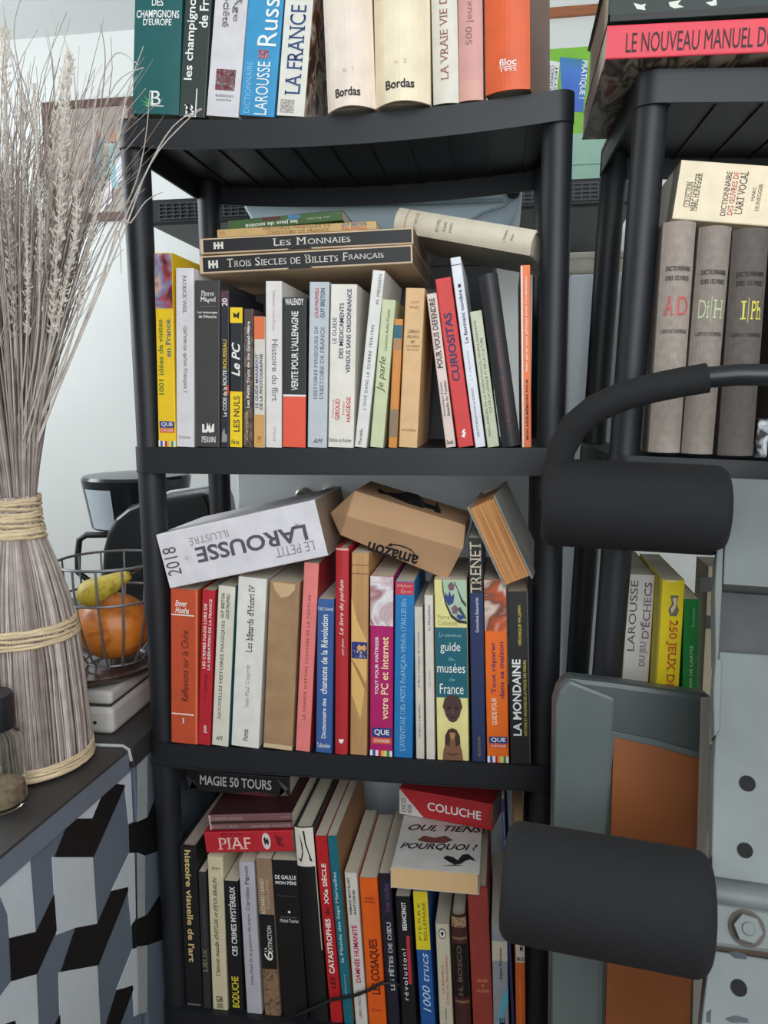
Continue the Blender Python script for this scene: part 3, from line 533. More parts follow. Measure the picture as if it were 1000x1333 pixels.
B4('red book with white condensed capitals on the lowest board', (430, 446.5, 1325, 410, 425, 1088), (186, 30, 34), [('t', 'XXe SIÈCLE', '^', 1173, 1122, .26, .72, 'w', 'B'), ('t', 'du', '^', 1186, 1178, .3, .7, 'k', 'b'), ('t', 'CATASTROPHES', '^', 1261, 1191, .26, .72, 'w', 'B'), ('t', 'LES', '^', 1280, 1266, .3, .7, (70, 10, 14), 'b')], D=.2)
B4('teal book with pale lettering and a wood-brown cover face', (447.5, 461, 1335, 426, 438, 1088), (24, 106, 122), [('t', 'le Monde des Sept Merveilles', '^', 1252, 1134, .26, .7, (190, 214, 214), 'b'), ('p', 'Éditions', '^', 1300, 1268, .3, .6, (150, 190, 195))], cov=(164, 116, 78), D=.2)
B4('white paperback with bold pink title capitals on the lowest board', (463, 479, 1338, 448, 464.5, 1136), (218, 212, 202), [('a', 'ARMAND MATTELART', '^', 1191, 1142, .2, .4, 'k', 'b'), ('a', 'ANTOINE', '^', 1191, 1158, .55, .75, 'k', 'b'), ('t', 'DAMNÉE HUMANITÉ', '^', 1280, 1204, .2, .72, (190, 40, 100), 'B'), ('p', 'LIBRE ARCHIVE', '^', 1328, 1290, .35, .6, 'g')])
B4('vivid orange paperback with dark condensed capitals', (481, 503.5, 1342, 467, 491.5, 1143), (234, 98, 24), [('t', 'LES COSAQUES', '^', 1297, 1223, .3, .86, (90, 24, 14), 'B'), ('a', 'Iaroslav', '-', 1167, 1170.5, .25, .75, (110, 40, 20)), ('a', 'Lebedynsky', '-', 1172, 1176, .2, .85, (110, 40, 20)), ('p', 'Errance', '-', 1316, 1320, .2, .8, (150, 60, 30))])
B4('dark navy paperback with white serif capitals right of the orange one', (505, 522, 1342, 493, 507.5, 1137), (30, 30, 48), [('t', 'LES FÊTES DE DIEU', '^', 1290, 1199, .35, .78, 'w', 's'), ('a', 'Yves Viollier', '^', 1188, 1148, .4, .8, (104, 70, 120), 'b')])
B4('black paperback with a pink strip and white typewriter lettering', (524, 543, 1342, 514, 534.5, 1167), (20, 20, 24), [('a', 'BESANCENOT', '^', 1210, 1174, .38, .68, 'w', 'B'), ('t', 'révolution!', '^', 1301, 1234, .25, .55, 'w', 'w'), ('B', 'pink_strip', 1217, 1280, .6, .82, (196, 52, 66))])
B4('paperback with a yellow upper and blue lower spine', (549, 567, 1342, 536.5, 557.5, 1160), (32, 88, 160), [('B', 'yellow_band', 1160, 1234, 0, 1, (232, 214, 44)), ('a', 'PIERRE', '^', 1222, 1175, .24, .42, (110, 100, 30), 'w'), ('a', 'BELLEMARE', '^', 1222, 1174, .58, .8, (110, 100, 30)), ('t', '1000 trucs', '^', 1314, 1238, .26, .78, (200, 222, 240), 'i')])
B4('cream book with red lettering and a small round black emblem', (573, 591, 1342, 566.5, 585, 1203), (208, 200, 176), [('P', 'emblem', 1208, 1221, .2, .75, 'k', .0004, [(.5 + .5 * math.cos(i * PI / 6), .5 + .5 * math.sin(i * PI / 6)) for i in range(12)]), ('P', 'emblem', 1208, 1221, .2, .75, 'w', .0007, [(.5 + .4 * math.cos(i * PI / 6), .5 + .4 * math.sin(i * PI / 6)) for i in range(12)]), ('P', 'emblem', 1211, 1218, .35, .6, 'k', .001, [(.5, 0), (0, .6), (.3, 1), (.5, .7), (.7, 1), (1, .6)]), ('t', 'LA RÉSERVE', '^', 1290, 1253, .28, .46, 'r', 's'), ('t', "À L'ÉTAT DE L'ÂME ALLEMANDE", '^', 1303, 1241, .58, .78, 'r', 's'), ('a', 'J. P. Lecat', '^', 1336, 1308, .4, .6, 'k', 'i')])
B4('dark brown leather-bound book with gold bands', (593.5, 615, 1342, 587, 607, 1190), (74, 40, 36), [('B', 'gold_band', 1192, 1204, .05, .95, MP([(80, 44, 38), (190, 160, 120), (74, 40, 36)], 200)), ('B', 'black_panel', 1224, 1290, .05, .95, (22, 20, 22)), ('t', 'H. BOSCO', '^', 1288, 1226, .3, .6, (130, 110, 80), 's'), ('B', 'gold_band', 1216, 1219, .05, .95, (130, 100, 70)), ('B', 'gold_band', 1294, 1297, .05, .95, (130, 100, 70))], hb=True, bulge=.004)
B4('plain brick-red hardback with a tiny gold title', (619, 641, 1342, 605.5, 637.5, 1155), (156, 62, 54), [('t', 'HISTOIRE', '-', 1267, 1270, .3, .8, (220, 180, 120), 's'), ('t', 'DES', '-', 1273, 1276, .5, .62, (220, 180, 120), 's'), ('t', 'SOCIÉTÉS', '-', 1279, 1283, .26, .86, (220, 180, 120), 's'), ('p', 'FAYARD', '-', 1330, 1332, .2, .8, (220, 180, 120))], hb=True)
B4('grey paperback with a pale band and a cyan arc on its spine', (643, 663, 1342, 638.5, 661, 1203), (150, 154, 160), [('B', 'cream_band', 1223, 1246, 0, 1, (206, 196, 176)), ('a', 'Alain Decaux', '^', 1268, 1230, .45, .62, 'k', 'b'), ('P', 'cyan_arc', 1275, 1340, .1, 1, (90, 178, 204), .0004, [(.2, 0), (.25, .4), (.5, .75), (1, 1), (1, .75), (.6, .5), (.45, 0)]), ('t', 'NE', '^', 1338, 1313, .4, .75, 'k', 'B')])
B4('tall navy book rising behind the black roller, with small blue lettering', (663.5, 671, 1342, 647, 657.5, 1040), (44, 50, 104), [('t', 'GUY AL CARAMN', '^', 1112, 1056, .3, .75, (130, 165, 220), 'b')], D=.2)
B4('orange book with a white label partly hidden by the lower black roller', (672.5, 685, 1342, 667.5, 682, 1075), (226, 104, 40), [('B', 'white_label', 1213, 1240, .1, 1, (214, 208, 194)), ('p', 'M', '-', 1219, 1226, .5, .8, 'k', 'b'), ('p', 'MA DIS', '-', 1233, 1238, .2, .9, 'k', 'B'), ('t', 'LE JARDIN DES BÊTES', '^', 1328, 1262, .35, .62, (246, 170, 110))], page=(214, 178, 130))
# ---------------------------------------------------------------- things lying on the rows of books
def post_z(px, py, y): return at(px, py, y=y).z
kraft = M((216, 190, 160), .75, 0, .12, 18, .1, name='slipcase_board')
GS = 'lying boxed volumes on the second board'
def slip(label, q, txt, p0, p1, l0):
    lw = 13
    H_ = [(0, 1), (.22, 1), (.22, .65), (.4, .62), (.4, 1), (.6, 1), (.6, .62), (.78, .65), (.78, 1), (1, 1), (1, 0), (.78, 0), (.78, .35), (.6, .38), (.6, 0), (.4, 0), (.4, .38), (.22, .35), (.22, 0), (0, 0)]
    cw = lambda ch, f: {'I': .5, 'M': 1.35, 'N': 1.1, ' ': .6, 'L': .85, 'E': .85, 'S': .8, 'F': .85}.get(ch, 1) * f
    segs = []; x_ = 0
    for wd_ in txt.split(' '):
        small_ = wd_ == 'DE'; a1 = cw(wd_[0], 1 if small_ else 1.3); a2 = sum(cw(c_, 1) for c_ in wd_[1:]); segs.append((wd_[0], x_, x_ + a1 * .9, .36 if small_ else .24))
        if wd_[1:]: segs.append((wd_[1:], x_ + a1, x_ + a1 + a2, .36))
        x_ += a1 + a2 + .75
    x_ -= .75; title = [('t', b_, '^', p0 + (p1 - p0) * s0 / x_, p0 + (p1 - p0) * s1 / x_, u_, .7, (214, 210, 200), 's') for b_, s0, s1, u_ in segs]
    r = lie_book(label, q, -.004, .235, (190, 158, 124), [('B', 'black_spine', q[0][0] + 4, q[1][0] - 2, .1, .9, (26, 26, 28)), 
        ('P', 'publisher_mark', l0, l0 + lw, .28, .72, (224, 220, 210), .0006, [(b, a) for a, b in H_])] + title + [
        ('P', 'thumb_notch', 376, 410, .78, 1.0, (12, 12, 13), .0006, [(1, 0), (.5, .12), (.12, .3), (0, .5), (.12, .7), (.5, .88), (1, 1)])], colmat=kraft, covmat=kraft, group=GS, page=(120, 100, 80), name='slipcased_book')
    return r
slip('upper of the two beige slipcases with a black spine and two words', [(261, 310), (538, 296.5), (538, 316.8), (260.5, 331.8)], 'LES MONNAIES', 358, 459, 279)
slip('lower of the two beige slipcases with a black spine and a long title', [(260.5, 333.2), (537, 318.2), (537, 342.5), (260, 357)], 'TROIS SIECLES DE BILLETS FRANÇAIS', 297, 501, 272)
lie_book('beige paperback lying on the upper slipcase with a blue and red label', [(283, 299), (490, 287), (490, 299), (283, 309.5)], .02, .14, (204, 170, 112),
    [('t', 'HISTOIRES MAGIQUES DE', '^', 344, 432, .08, .44, (150, 110, 66), 's'), ('t', "L'HISTOIRE DE FRANCE", '^', 350, 430, .55, .9, (150, 110, 66), 's'), ('a', 'GUY BRETON', '^', 446, 478, .1, .48, (60, 100, 150), 'b'), ('a', 'PAUWELS', '^', 446, 478, .56, .9, (200, 100, 80), 'b'), ('p', 'n', '^', 287, 293, .3, .7, (200, 120, 80))], group='paperbacks lying on the slipcases')
lie_book('green games book lying upside down on top of the slipcase stack', [(297, 289), (445, 271), (447, 289), (297, 298.5)], .035, .14, (64, 96, 50),
    [('t', 'les jeux de société', 'v', 320, 388, .42, .9, (226, 226, 214), 'b'), ('a', 'Jean Boucher', 'v', 400, 430, .45, .65, (190, 200, 170)), ('B', 'dark_red_band', 342, 366, .0, .4, (80, 40, 36)), ('P', 'blue_mark', 376, 392, .0, .5, (70, 120, 160), .0004, [(0, 0), (.2, 1), (.8, 1), (1, 0)])], group='paperbacks lying on the slipcases')
lie_book('thick cream hardback lying tilted, resting on the slipcases', [(520, 277), (699, 308), (690, 340.5), (514, 309)], (.062, -.004), .13, (224, 214, 192), dz=.007, items=
    [('t', 'ENCYCLOPÉDIE', 'r', 573, 578, .25, .75, (130, 120, 105), 's'), ('t', 'des grands', 'r', 583, 588, .3, .7, (130, 120, 105), 's'), ('t', 'peuples', 'r', 591, 595, .3, .7, (130, 120, 105), 's'), ('a', 'L. Massignon', 'r', 660, 664, .2, .7, (130, 120, 105), 's'), ('a', 'Paris', 'r', 669, 672, .35, .6, (130, 120, 105), 's'), ('B', 'gold_rule', 531, 533, .0, 1, (190, 170, 130)), ('p', 'grand', 'r', 543, 549, .1, .9, (170, 150, 120), 's')], hb=True, bulge=.006, cov=(150, 142, 130))
GB = 'dark ledgers behind the front row of the second board'
zb = at(300, 356.8, y=-.004).z
for i, (xa, xb, c, lb) in enumerate([(.075, .2, (52, 50, 50), 'dark ledger standing behind the front row, under the left end of the slipcases'), (.205, .3, (62, 58, 56), 'dark ledger standing behind the middle of the front row'), (.305, .4, (58, 60, 64), 'grey ledger seen in the gap between the tan and pinkish leaning books')]):
    Hh = zb - .0015 - zL(2)((xa + xb) / 2) - .0014
    make_book(lb, Matrix.Translation((( xa + xb) / 2, .175, zL(2)((xa + xb) / 2) + .0012)), xb - xa, Hh, .09, c, v=lambda p: 0, group=GB, hb=True)

lie_book('fat white dictionary lying upside down on the third-board books at left', [(205, 696.5), (409, 650), (428, 724), (220, 766)], -.024, .165, (226, 223, 228),
    [('t', 'LAROUSSE', 'v', 257, 400, .37, .655, (92, 80, 96), 'B'), ('t', 'ILLUSTRÉ', 'v', 252, 304, .18, .35, (160, 152, 160)), ('t', 'LE PETIT', 'v', 356, 405, .68, .85, (150, 142, 150)), ('p', '2018', 'r', 215, 233, .27, .78, (90, 84, 92)),
     ('P', 'dandelion_mark', 239, 249, .46, .6, (190, 184, 190), .0004, [(.5, 0), (.4, .4), (0, .3), (.4, .55), (.2, 1), (.5, .6), (.8, 1), (.6, .55), (1, .3), (.6, .4)]), ('P', 'dandelion_mark', 385, 395, .3, .42, (170, 160, 170), .0004, [(.5, 0), (.4, .4), (0, .3), (.4, .55), (.2, 1), (.5, .6), (.8, 1), (.6, .55), (1, .3), (.6, .4)])], page=(160, 138, 118), cov=(214, 210, 214))
# parcel
card = M((190, 150, 112), .75, 0, .1, 14, .12, name='cardboard')
m = MB(); yy = -.005
def pp(px, py, dy=0): return at(px, py, y=yy + dy) + Vector((0, 0, .0065))
A_, B_, C_, D_, E_, L_, R_ = pp(462, 645, .01), pp(606, 690, .01), pp(452, 678, -.012), pp(603, 721, -.012), pp(443, 703, 0), pp(430, 674, .02), pp(607, 704, .02)
F_ = at(582, 755, n=(D_ - C_).cross(E_ - C_), p=C_)
back = [Vector((p.x, .13, p.z)) for p in (A_, B_, R_, F_, E_, L_)]
V = [A_, B_, C_, D_, E_, F_, L_, R_] + back
m.add(V, [(0, 2, 3, 1), (2, 4, 5, 3), (0, 6, 2), (6, 4, 2), (1, 3, 7), (3, 5, 7), (0, 1, 9, 8), (1, 7, 10, 9), (7, 5, 11, 10), (5, 4, 12, 11), (4, 6, 13, 12), (6, 0, 8, 13), (8, 9, 10, 11, 12, 13)], card)
par = thing('cardboard_parcel', tuple(E_), 'brown cardboard parcel printed with an upside-down smile-arrow logo, lying tilted on books', 'parcel')
def build_in(mb, name, root, **k):
    o = mb.build(name, root, **k); o.matrix_parent_inverse = Matrix.Translation(root.location).inverted() if root.rotation_euler[:] == (0, 0, 0) else root.matrix_basis.inverted(); return o
build_in(m, 'carton', par, bevel=.0012)
nrm = (D_ - C_).cross(E_ - C_).normalized()
if nrm.y > 0: nrm = -nrm
def on(px, py, e=.0008): return at(px, py, n=nrm, p=C_) + nrm * e
m = MB(); V, F = glyphs('amazon', 'B'); o0, ex, ey = Vector((546, 723)), Vector((-65, -19)), Vector((-3.6, 11.5))
m.add([on(*(o0 + ex * gx + ey * gy)) for gx, gy in V], F, ink('k'))
sm_ = [(541, 722), (536, 716), (529, 712.5), (521, 709.8), (513, 708.5), (507, 708.6)]
for (a, b) in zip(sm_[:-1], sm_[1:]): m.add([on(a[0], a[1] - .9), on(b[0], b[1] - .9), on(b[0], b[1] + .9), on(a[0], a[1] + .9)], [(0, 1, 2, 3)], ink('k'))
m.add([on(504, 710), on(511, 705.5), on(509, 708.5), on(511, 711)], [(0, 1, 2, 3)], ink('k')); build_in(m, 'logo_print', par)
m = MB(); dk = M((30, 29, 32), .5, 0, .2, 40, .3, name='black_plastic_film')
rim = [(484, 648), (494, 636), (503, 641), (520, 642), (530, 640), (545, 644), (553, 654), (568, 660), (569, 653), (574, 664), (590, 674), (606, 688)]
fr = [(484, 652), (494, 655), (503, 658), (520, 663), (530, 666), (545, 671), (553, 673), (562, 676), (569, 678), (578, 681), (592, 686), (606, 690)]
V = [at(*p, y=.06) for p in rim] + [at(*p, y=.015) + Vector((0, 0, .001)) for p in fr] + [at(p[0], p[1] + 4, y=.12) for p in rim]
n = len(rim); m.add(V, [(i, i + 1, n + i + 1, n + i) for i in range(n - 1)] + [(2 * n + i, 2 * n + i + 1, i + 1, i) for i in range(n - 1)], dk)
o = build_in(m, 'torn_black_film', par); sd = o.modifiers.new('thick', 'SOLIDIFY'); sd.thickness = .0008
# old book, fore-edge forward
y0 = -.03
Bm = (at(666, 764, y=y0) + at(685, 755, y=y0)) / 2; Tm = (at(610, 659, y=y0) + at(642, 646, y=y0)) / 2
make_book('old worn book lying aslant with brown page edges facing out', frame(Bm, Tm, Vector((.15, 1, .04))), .038, (Tm - Bm).length, .105, (150, 148, 140), page=(224, 160, 104), hb=True, flip=True, bulge=.004, v=lambda p: 0, pmat=M((214, 152, 96), .9, 0, .5, 7, .2, name='old_page_edges', stretch=(90, 1, 1.2)))

# on the lowest board
GL = 'volumes lying on the lowest-board books at left'
yc_ = -.008
lie_book('red star biography paperback lying on the lowest-board books at left', [(267, 1087), (381, 1084.5), (382, 1112), (268, 1113.5)], yc_, .17, (190, 36, 48), dz=.004, items=
    [('t', 'PIAF', '^', 284, 327, .28, .84, (240, 200, 190), 's'), ('a', 'EDITH', '^', 290, 318, .06, .2, (120, 20, 30), 'b'), ('P', 'oval_badge', 342, 353, .08, .88, (222, 214, 208), .0004, [(.5 + .5 * math.cos(i * PI / 8), .5 + .5 * math.sin(i * PI / 8)) for i in range(16)]), ('P', 'badge_figure', 344, 351, .2, .75, (40, 34, 36), .0007, [(.3, 0), (.1, .4), (.4, .5), (.2, .8), (.6, 1), (.9, .7), (.6, .5), (.9, .2)]), ('P', 'spine_mark', 359, 372, .2, .8, (120, 24, 32), .0004, [(0, 0), (.2, .8), (.6, .5), (1, 1), (.8, .2)])], group=GL)
lie_book('maroon double case with two grey-pink bands lying on the red paperback', [(273, 1065.5), (381, 1063), (381, 1082.5), (272, 1085)], yc_, .15, (122, 84, 84), dz=.005, items=
    [('B', 'dark_band', 274, 381, .44, .58, (46, 24, 26)), ('t', 'CHANSON DES RUES', '^', 276, 318, .14, .32, (176, 150, 146), 'b'), ('a', 'VOLUME', '^', 365, 378, .16, .3, (170, 140, 136)), ('t', 'RECUEIL', '^', 276, 312, .7, .86, (170, 140, 136), 'b'), ('a', 'ANNÉES TRENTE', '^', 326, 378, .7, .86, (176, 150, 146), 'b'), ('B', 'light_rim', 272.6, 275, 0, 1, (196, 176, 172))], group=GL, cov=(58, 22, 24))
zc = at(326, 1063.5, y=yc_).z + .006
yy = at(310, 1032, z=zc + .001).y
lie_book('black magic-tricks book lying just under the third board', [(240, 1003), (378, 1011), (377, 1041), (241, 1027)], yy, .12, (28, 26, 28),
    [('t', 'MAGIE 50 TOURS', '^', 261, 354, .2, .66, (196, 190, 184), 'b'), ('P', 'spine_picture', 360, 377, .1, .95, (92, 84, 84), .0004, [(0, .1), (.5, .9), (1, .2), (.9, .9), (.4, .4)]), ('P', 'red_glow_print', 300, 372, .72, .98, (86, 34, 44), .0004, [(1, 0), (.2, .5), (1, 1)]), ('P', 'spine_picture', 242, 258, .1, .95, (60, 56, 58), .0004, [(.1, 0), (.9, .3), (.4, .6), (.9, 1)])], group=GL, cov=(40, 34, 36))
# white paperback lying cover up, tail forward
yn = -.045
nl, nr_ = at(510, 1131, y=yn), at(623, 1134, y=yn); zo = (nl.z + nr_.z) / 2
fl, fr_ = at(528, 1064, z=zo), at(633, 1084, z=zo)
xd = (nr_ - nl); xd.z = 0; xd.normalize(); Wd = (nr_ - nl).length; Ld = .178
thk = zo - at(565, 1160, y=yn).z
mt = Matrix(((xd.x, -xd.y, 0, nl.x), (xd.y, xd.x, 0, nl.y), (0, 0, 1, zo - thk), (0, 0, 0, 1)))
sb = thing('book', (0, 0, 0), 'white paperback lying cover up with a question in black capitals, page ends towards the viewer', 'book'); sb.matrix_world = mt
m = MB(); cvm = M((214, 212, 206), .5, name='white_cover')
m.box((-.001, -.001, thk - .0006), (Wd + .001, Ld, thk), cvm); m.box((-.001, 0, 0), (Wd + .001, Ld, .0006), cvm); m.box((-.0012, -.001, 0), (-.0004, Ld, thk), cvm); m.build('cover', sb)
m = MB(); m.box((-.0002, .0005, .0008), (Wd - .001, Ld - .001, thk - .0008), M((226, 188, 138), .85, 0, .1, 60, name='page_ends', stretch=(1, 1, 30))); m.build('pages', sb)
inv = mt.inverted(); zt_ = thk + .0004
def top_text(body, px, mat, st):
    """px = text-space corners: origin, right end, top-left in pixels of the cover plane"""
    o, a, b = [inv @ at(p[0], p[1], z=zo) for p in px]; V, F = glyphs(body, st); mm.add([(o + (a - o) * gx + (b - o) * gy).to_tuple()[:2] + (zt_,) for gx, gy in V], F, mat)
mm = MB(); top_text('OUI, TIENS!', [((530), 1082), (632, 1086), (534, 1073)], ink('k'), 'Bi'); top_text('POURQUOI ?', [(520, 1106), (621, 1109), (523, 1097)], ink('k'), 'Bi'); mm.build('title', sb)
def top_poly(pts, mat, e=0): mm.add([(inv @ at(p[0], p[1], z=zo)).to_tuple()[:2] + (zt_ + e,) for p in pts], [tuple(range(len(pts)))], mat)
mm = MB(); top_poly([(543, 1094), (552, 1088), (566, 1091), (580, 1088), (590, 1094), (578, 1098), (556, 1097)], M((120, 70, 64), .6, name='printing_ink')); top_poly([(577, 1117), (582, 1114), (590, 1116), (596, 1120), (602, 1113), (610, 1112), (616, 1117), (620, 1122), (612, 1119), (606, 1121), (600, 1125), (592, 1126), (584, 1122)], ink('k')); top_poly([(575, 1127), (592, 1126), (604, 1127), (592, 1128)], ink('g'), .0002); mm.build('cover_drawing', sb)
q1, q2 = at(520, 1059, z=zo + .001), at(641, 1082, z=zo + .001); th2 = (at(585, 1072, z=zo).y); Wc = (at(585, 1038, y=th2).z - zo)
dvec = Vector((-(q2 - q1).y, (q2 - q1).x, 0)); mid = Vector((0, 0, Wc / 2 + .0002))
make_book('red paperback with a white triangular corner and white capitals lying on the white paperback', frame(q1 + mid, q2 + mid, dvec), Wc, (q2 - q1).length, .075, (190, 40, 46), v=lambda p: (p - 521) / 121,
    items=[('t', 'COLUCHE', '^', 559, 628, .34, .66, 'w', 'b'), ('P', 'white_corner', 521, 554, 0, 1, (214, 210, 202), .0004, [(0, 0), (0, 0), (1, 0), (1, 1)]), ('p', 'DICO', 'r', 524, 530, .36, .9, (90, 86, 86), 'b'), ('p', 'NOIR', 'r', 532, 538, .58, .9, (90, 86, 86), 'b'), ('P', 'ornament', 634, 647, .12, .9, (120, 70, 40), .0004, [(.1, 0), (.3, .6), (.5, .2), (.7, .8), (.9, .3), (.95, .5), (.7, 1), (.5, .5), (.3, .9)])], page=(210, 200, 180))
m = MB(); m.tube([at(385, 1322, y=-.016), at(430, 1302, y=-.019), at(462, 1296, y=-.02), at(480, 1289, y=-.02), at(497, 1280, y=-.02), at(514, 1279, y=-.017), at(520, 1283, y=-.0135)], .0022, M((26, 27, 30), .5, name='black_rubber'), 8); tag(m.build('cord'), 'thin black cord hanging across the lowest-board spines', 'cord')

# ---------------------------------------------------------------- right-hand unit
yR = RY - .02
GV = 'grey cloth encyclopedia volumes'
def BR(label, q, col, k, items=(), D=.16, **kw): return px_book(label, q, kw.pop('y0', yR), D, col, zR(k), items=items, lift=.004, **kw)
def cloth(c): return M(c, .85, 0, .16, 120, .15, name='book_cloth')
for lb, q, c, tt, tc in [('grey-beige cloth volume with red letters, leftmost of the encyclopedia row', (845, 884, 587, 862, 908, 290), (160, 148, 138), ('A', 'D'), (196, 92, 88)),
                     ('grey-beige cloth volume with pale green letters, between its two neighbours', (886, 928, 594, 910, 953, 296), (146, 135, 126), ('Di', 'H'), (186, 200, 156)),
                     ('dark grey-brown cloth volume with yellow letters, right of the other two', (932, 981, 600, 955, 1001, 299), (100, 93, 88), ('I', 'Ph'), (216, 206, 90))]:
    dy = q[5] - 290
    BR(lb, q, c, 2, [('t', 'DICTIONNAIRE', '-', 346 + dy, 352 + dy, .14, .9, (40, 36, 34), 'sb'), ('t', 'DES ŒUVRES', '-', 358 + dy, 364 + dy, .16, .86, (40, 36, 34), 'sb'), ('t', tt[0], '-', 384 + dy, 408 + dy, .14 if tt[0] != 'I' else .3, .44, tc, 's'), ('t', tt[1], '-', 384 + dy, 408 + dy, .56, .9, tc, 's'), ('B', 'rule', 380 + dy, 412 + dy, .495, .51, tc), ('p', 'LAFFONT-BOMPIANI', '-', 426 + dy, 431 + dy, .1, .92, (40, 36, 34), 's')], colmat=cloth(c), hb=True, bulge=.011, group=GV, D=.17)
BR('dark brown cloth volume cut off at the right edge of the photo', (1002, 1045, 606, 1022, 1066, 302), (74, 68, 64), 2, colmat=cloth((74, 68, 64)), hb=True, bulge=.011, D=.17)
BR('small booklet with a black and white zebra pattern beside the dark brown volume', (983.5, 998, 612, 987, 1003, 545), (200, 204, 206), 2, y0=yR - .002, D=.1, colmat=MP([(20, 20, 22), (22, 22, 24), (216, 220, 222), (216, 220, 222)], 60, dist=.6))
lie_book('cream music dictionary lying on top of the grey cloth volumes', [(887, 207.5), (1062, 220), (1052, 299), (876, 285)], yR + .002, .16, (232, 216, 184),
    [('p', 'COLLECTION', 'r', 893, 902, .36, .78, (84, 66, 56), 's'), ('p', 'MARC HONEGGER', 'r', 903, 912, .2, .84, (84, 66, 56), 's'), ('t', 'DICTIONNAIRE', 'r', 943, 950, .14, .88, (90, 62, 54), 's'), ('t', 'DES ŒUVRES DE', 'r', 952, 959, .14, .86, (196, 96, 88), 's'), ('t', "L'ART VOCAL", 'r', 961, 971, .12, .84, (90, 62, 54), 's'), ('a', 'MARC', 'r', 980, 984, .36, .6, (130, 104, 90), 's'), ('a', 'HONEGGER', 'r', 987, 992, .3, .76, (130, 104, 90), 's')], page=(205, 200, 186))
zebra = MP([(186, 176, 158), (170, 158, 140), (52, 38, 30), (190, 180, 160), (130, 52, 38)], 14, name='printed_zebra_picture', stretch=(1, 1, 3), dist=.6)
yq = yR - .02
lie_book('red handbook with black capitals lying on the right unit, its printed cover overhanging', [(792, 40), (1085, 22), (1083, 72), (787, 80.5)], yq, .26, (222, 62, 78), dz=.004, items=[('t', 'LE NOUVEAU MANUEL DU BIEN', '^', 816, 1050, .26, .84, (34, 22, 26), '')], covmat=zebra, page=(220, 210, 200))
lie_book('dark green box volume with torn white marks lying on the red handbook', [(795, -62), (1090, -80), (1088, 17), (792, 37)], yq + .004, .24, (26, 44, 38), dz=.005, items=[
    ('B', 'black_border', 792, 1090, .9, 1, (14, 15, 16)), ('B', 'black_border', 792, 796, 0, 1, (14, 15, 16))] + [('P', 'torn_patch', a, b, .76, .87, (214, 218, 206), .0005, pl) for a, b, pl in ((827, 844, [(0, 0), (.3, .6), (.2, 1), (.6, .9), (1, 1), (.8, .3)]), (874, 895, [(.2, 0), (0, .8), (.5, .6), (.9, 1), (1, .4), (.7, .1)]), (923, 940, [(0, .8), (.4, .5), (.5, 0), (1, .5), (.9, .9)]))], hb=True)
G5 = 'books on the lower board of the right unit'
BR('white chess dictionary with grey capitals, left one behind the grey bag', (801, 836, 1028, 819, 853, 748), (222, 218, 216), 1, y0=RY + .024, items=[('a', 'LAROUSSE', '^', 852, 756, .1, .38, (90, 80, 84)), ('t', "D'ÉCHECS", '^', 834, 758, .56, .9, (100, 80, 92), 's'), ('t', 'DU JEU', '^', 872, 838, .6, .88, (110, 90, 100), 's')], group=G5, cov=(104, 88, 80))
BR('yellow games book with red lettering between the white and the green one', (837.5, 877, 1034, 854, 891.5, 755), (238, 214, 24), 1, [('t', '250 JEUX DE', 'v', 805, 893, .3, .78, (206, 86, 40), 'sb'), ('P', 'cartoon_mark', 774, 800, .32, .8, (120, 110, 90), .0004, [(.2, 0), (0, .3), (.3, .6), (.1, 1), (.9, 1), (.75, .6), (1, .3), (.8, 0)]), ('P', 'cartoon_mark', 777, 797, .42, .7, (214, 206, 170), .0007, [(.2, 0), (0, .3), (.5, .6), (.2, 1), (.9, 1), (.8, .4)]), ('P', 'cartoon_mark', 752, 757, .1, .7, (230, 230, 210), .0007, [(0, 0), (.3, 1), (1, .6), (.8, 0)])], group=G5)
BR('slim green card-games book leaning behind the bag', (880, 910, 1036, 892.5, 908, 780), (20, 124, 50), 1, [('t', 'LES JEUX DE CARTES', '^', 908, 838, .42, .66, (200, 226, 200), 's'), ('a', 'Pierre Berloquin', '^', 814, 790, .5, .75, (150, 196, 150))], group=G5)
m = MB(); a = at(905, 903, y=.09); b = at(950, 740, y=.09)
bx_ = thing('carton', (a.x, .09, 0), 'worn beige carton with a dark slot behind the green book', 'box')
m.box((a.x + .012, .1, zR(1)(a.x) + .001), (a.x + .2, .17, b.z), M((186, 172, 150), .8, 0, .12, 20, name='carton_board')); build_in(m, 'carton_body', bx_)
m = MB(); c = at(925, 807, y=.1); m.box((c.x - .006, .0985, c.z - .012), (c.x + .02, .1001, c.z + .006), M((70, 74, 74), .6, name='slot_dark')); build_in(m, 'carton_slot', bx_); m = MB(); c = at(913, 762, y=.1); m.box((c.x - .002, .0985, c.z - .008), (c.x + .02, .1001, c.z + .012), M((84, 88, 84), .6, name='slot_dark')); build_in(m, 'carton_slot', bx_)
# ---------------------------------------------------------------- painted cabinet and worktops at left
ZW = .5
c0, c1 = at(168, 975, z=ZW), at(0, 1114, z=ZW)
fd = (c1 - c0); fd.z = 0; fd.normalize(); fn = Vector((-fd.y, fd.x, 0)); fn = fn if fn.x > 0 else -fn
ex_ = Vector((1, 0, 0)); cend = c0 + fd * .75
def prism_xy(mb, pts, z0, z1, m): mb.prism([(p[0], p[1], z0) for p in pts], (0, 0, z1 - z0), m)
dark_top = M((64, 61, 60), .5, 0, .22, 9, .05, name='dark_worktop')
grey = M((104, 116, 130), .55, 0, .06, 12, name='grey_blue_paint')
cab = thing('cabinet', (c0.x - .2, c0.y - .4, FZ), 'low cabinet with a dark top and a front painted with black, white and grey blocks', 'cabinet')
m = MB(); prism_xy(m, [c0, cend, cend - ex_ * .42, c0 - ex_ * .42], ZW - .004, ZW, dark_top); build_in(m, 'worktop', cab)
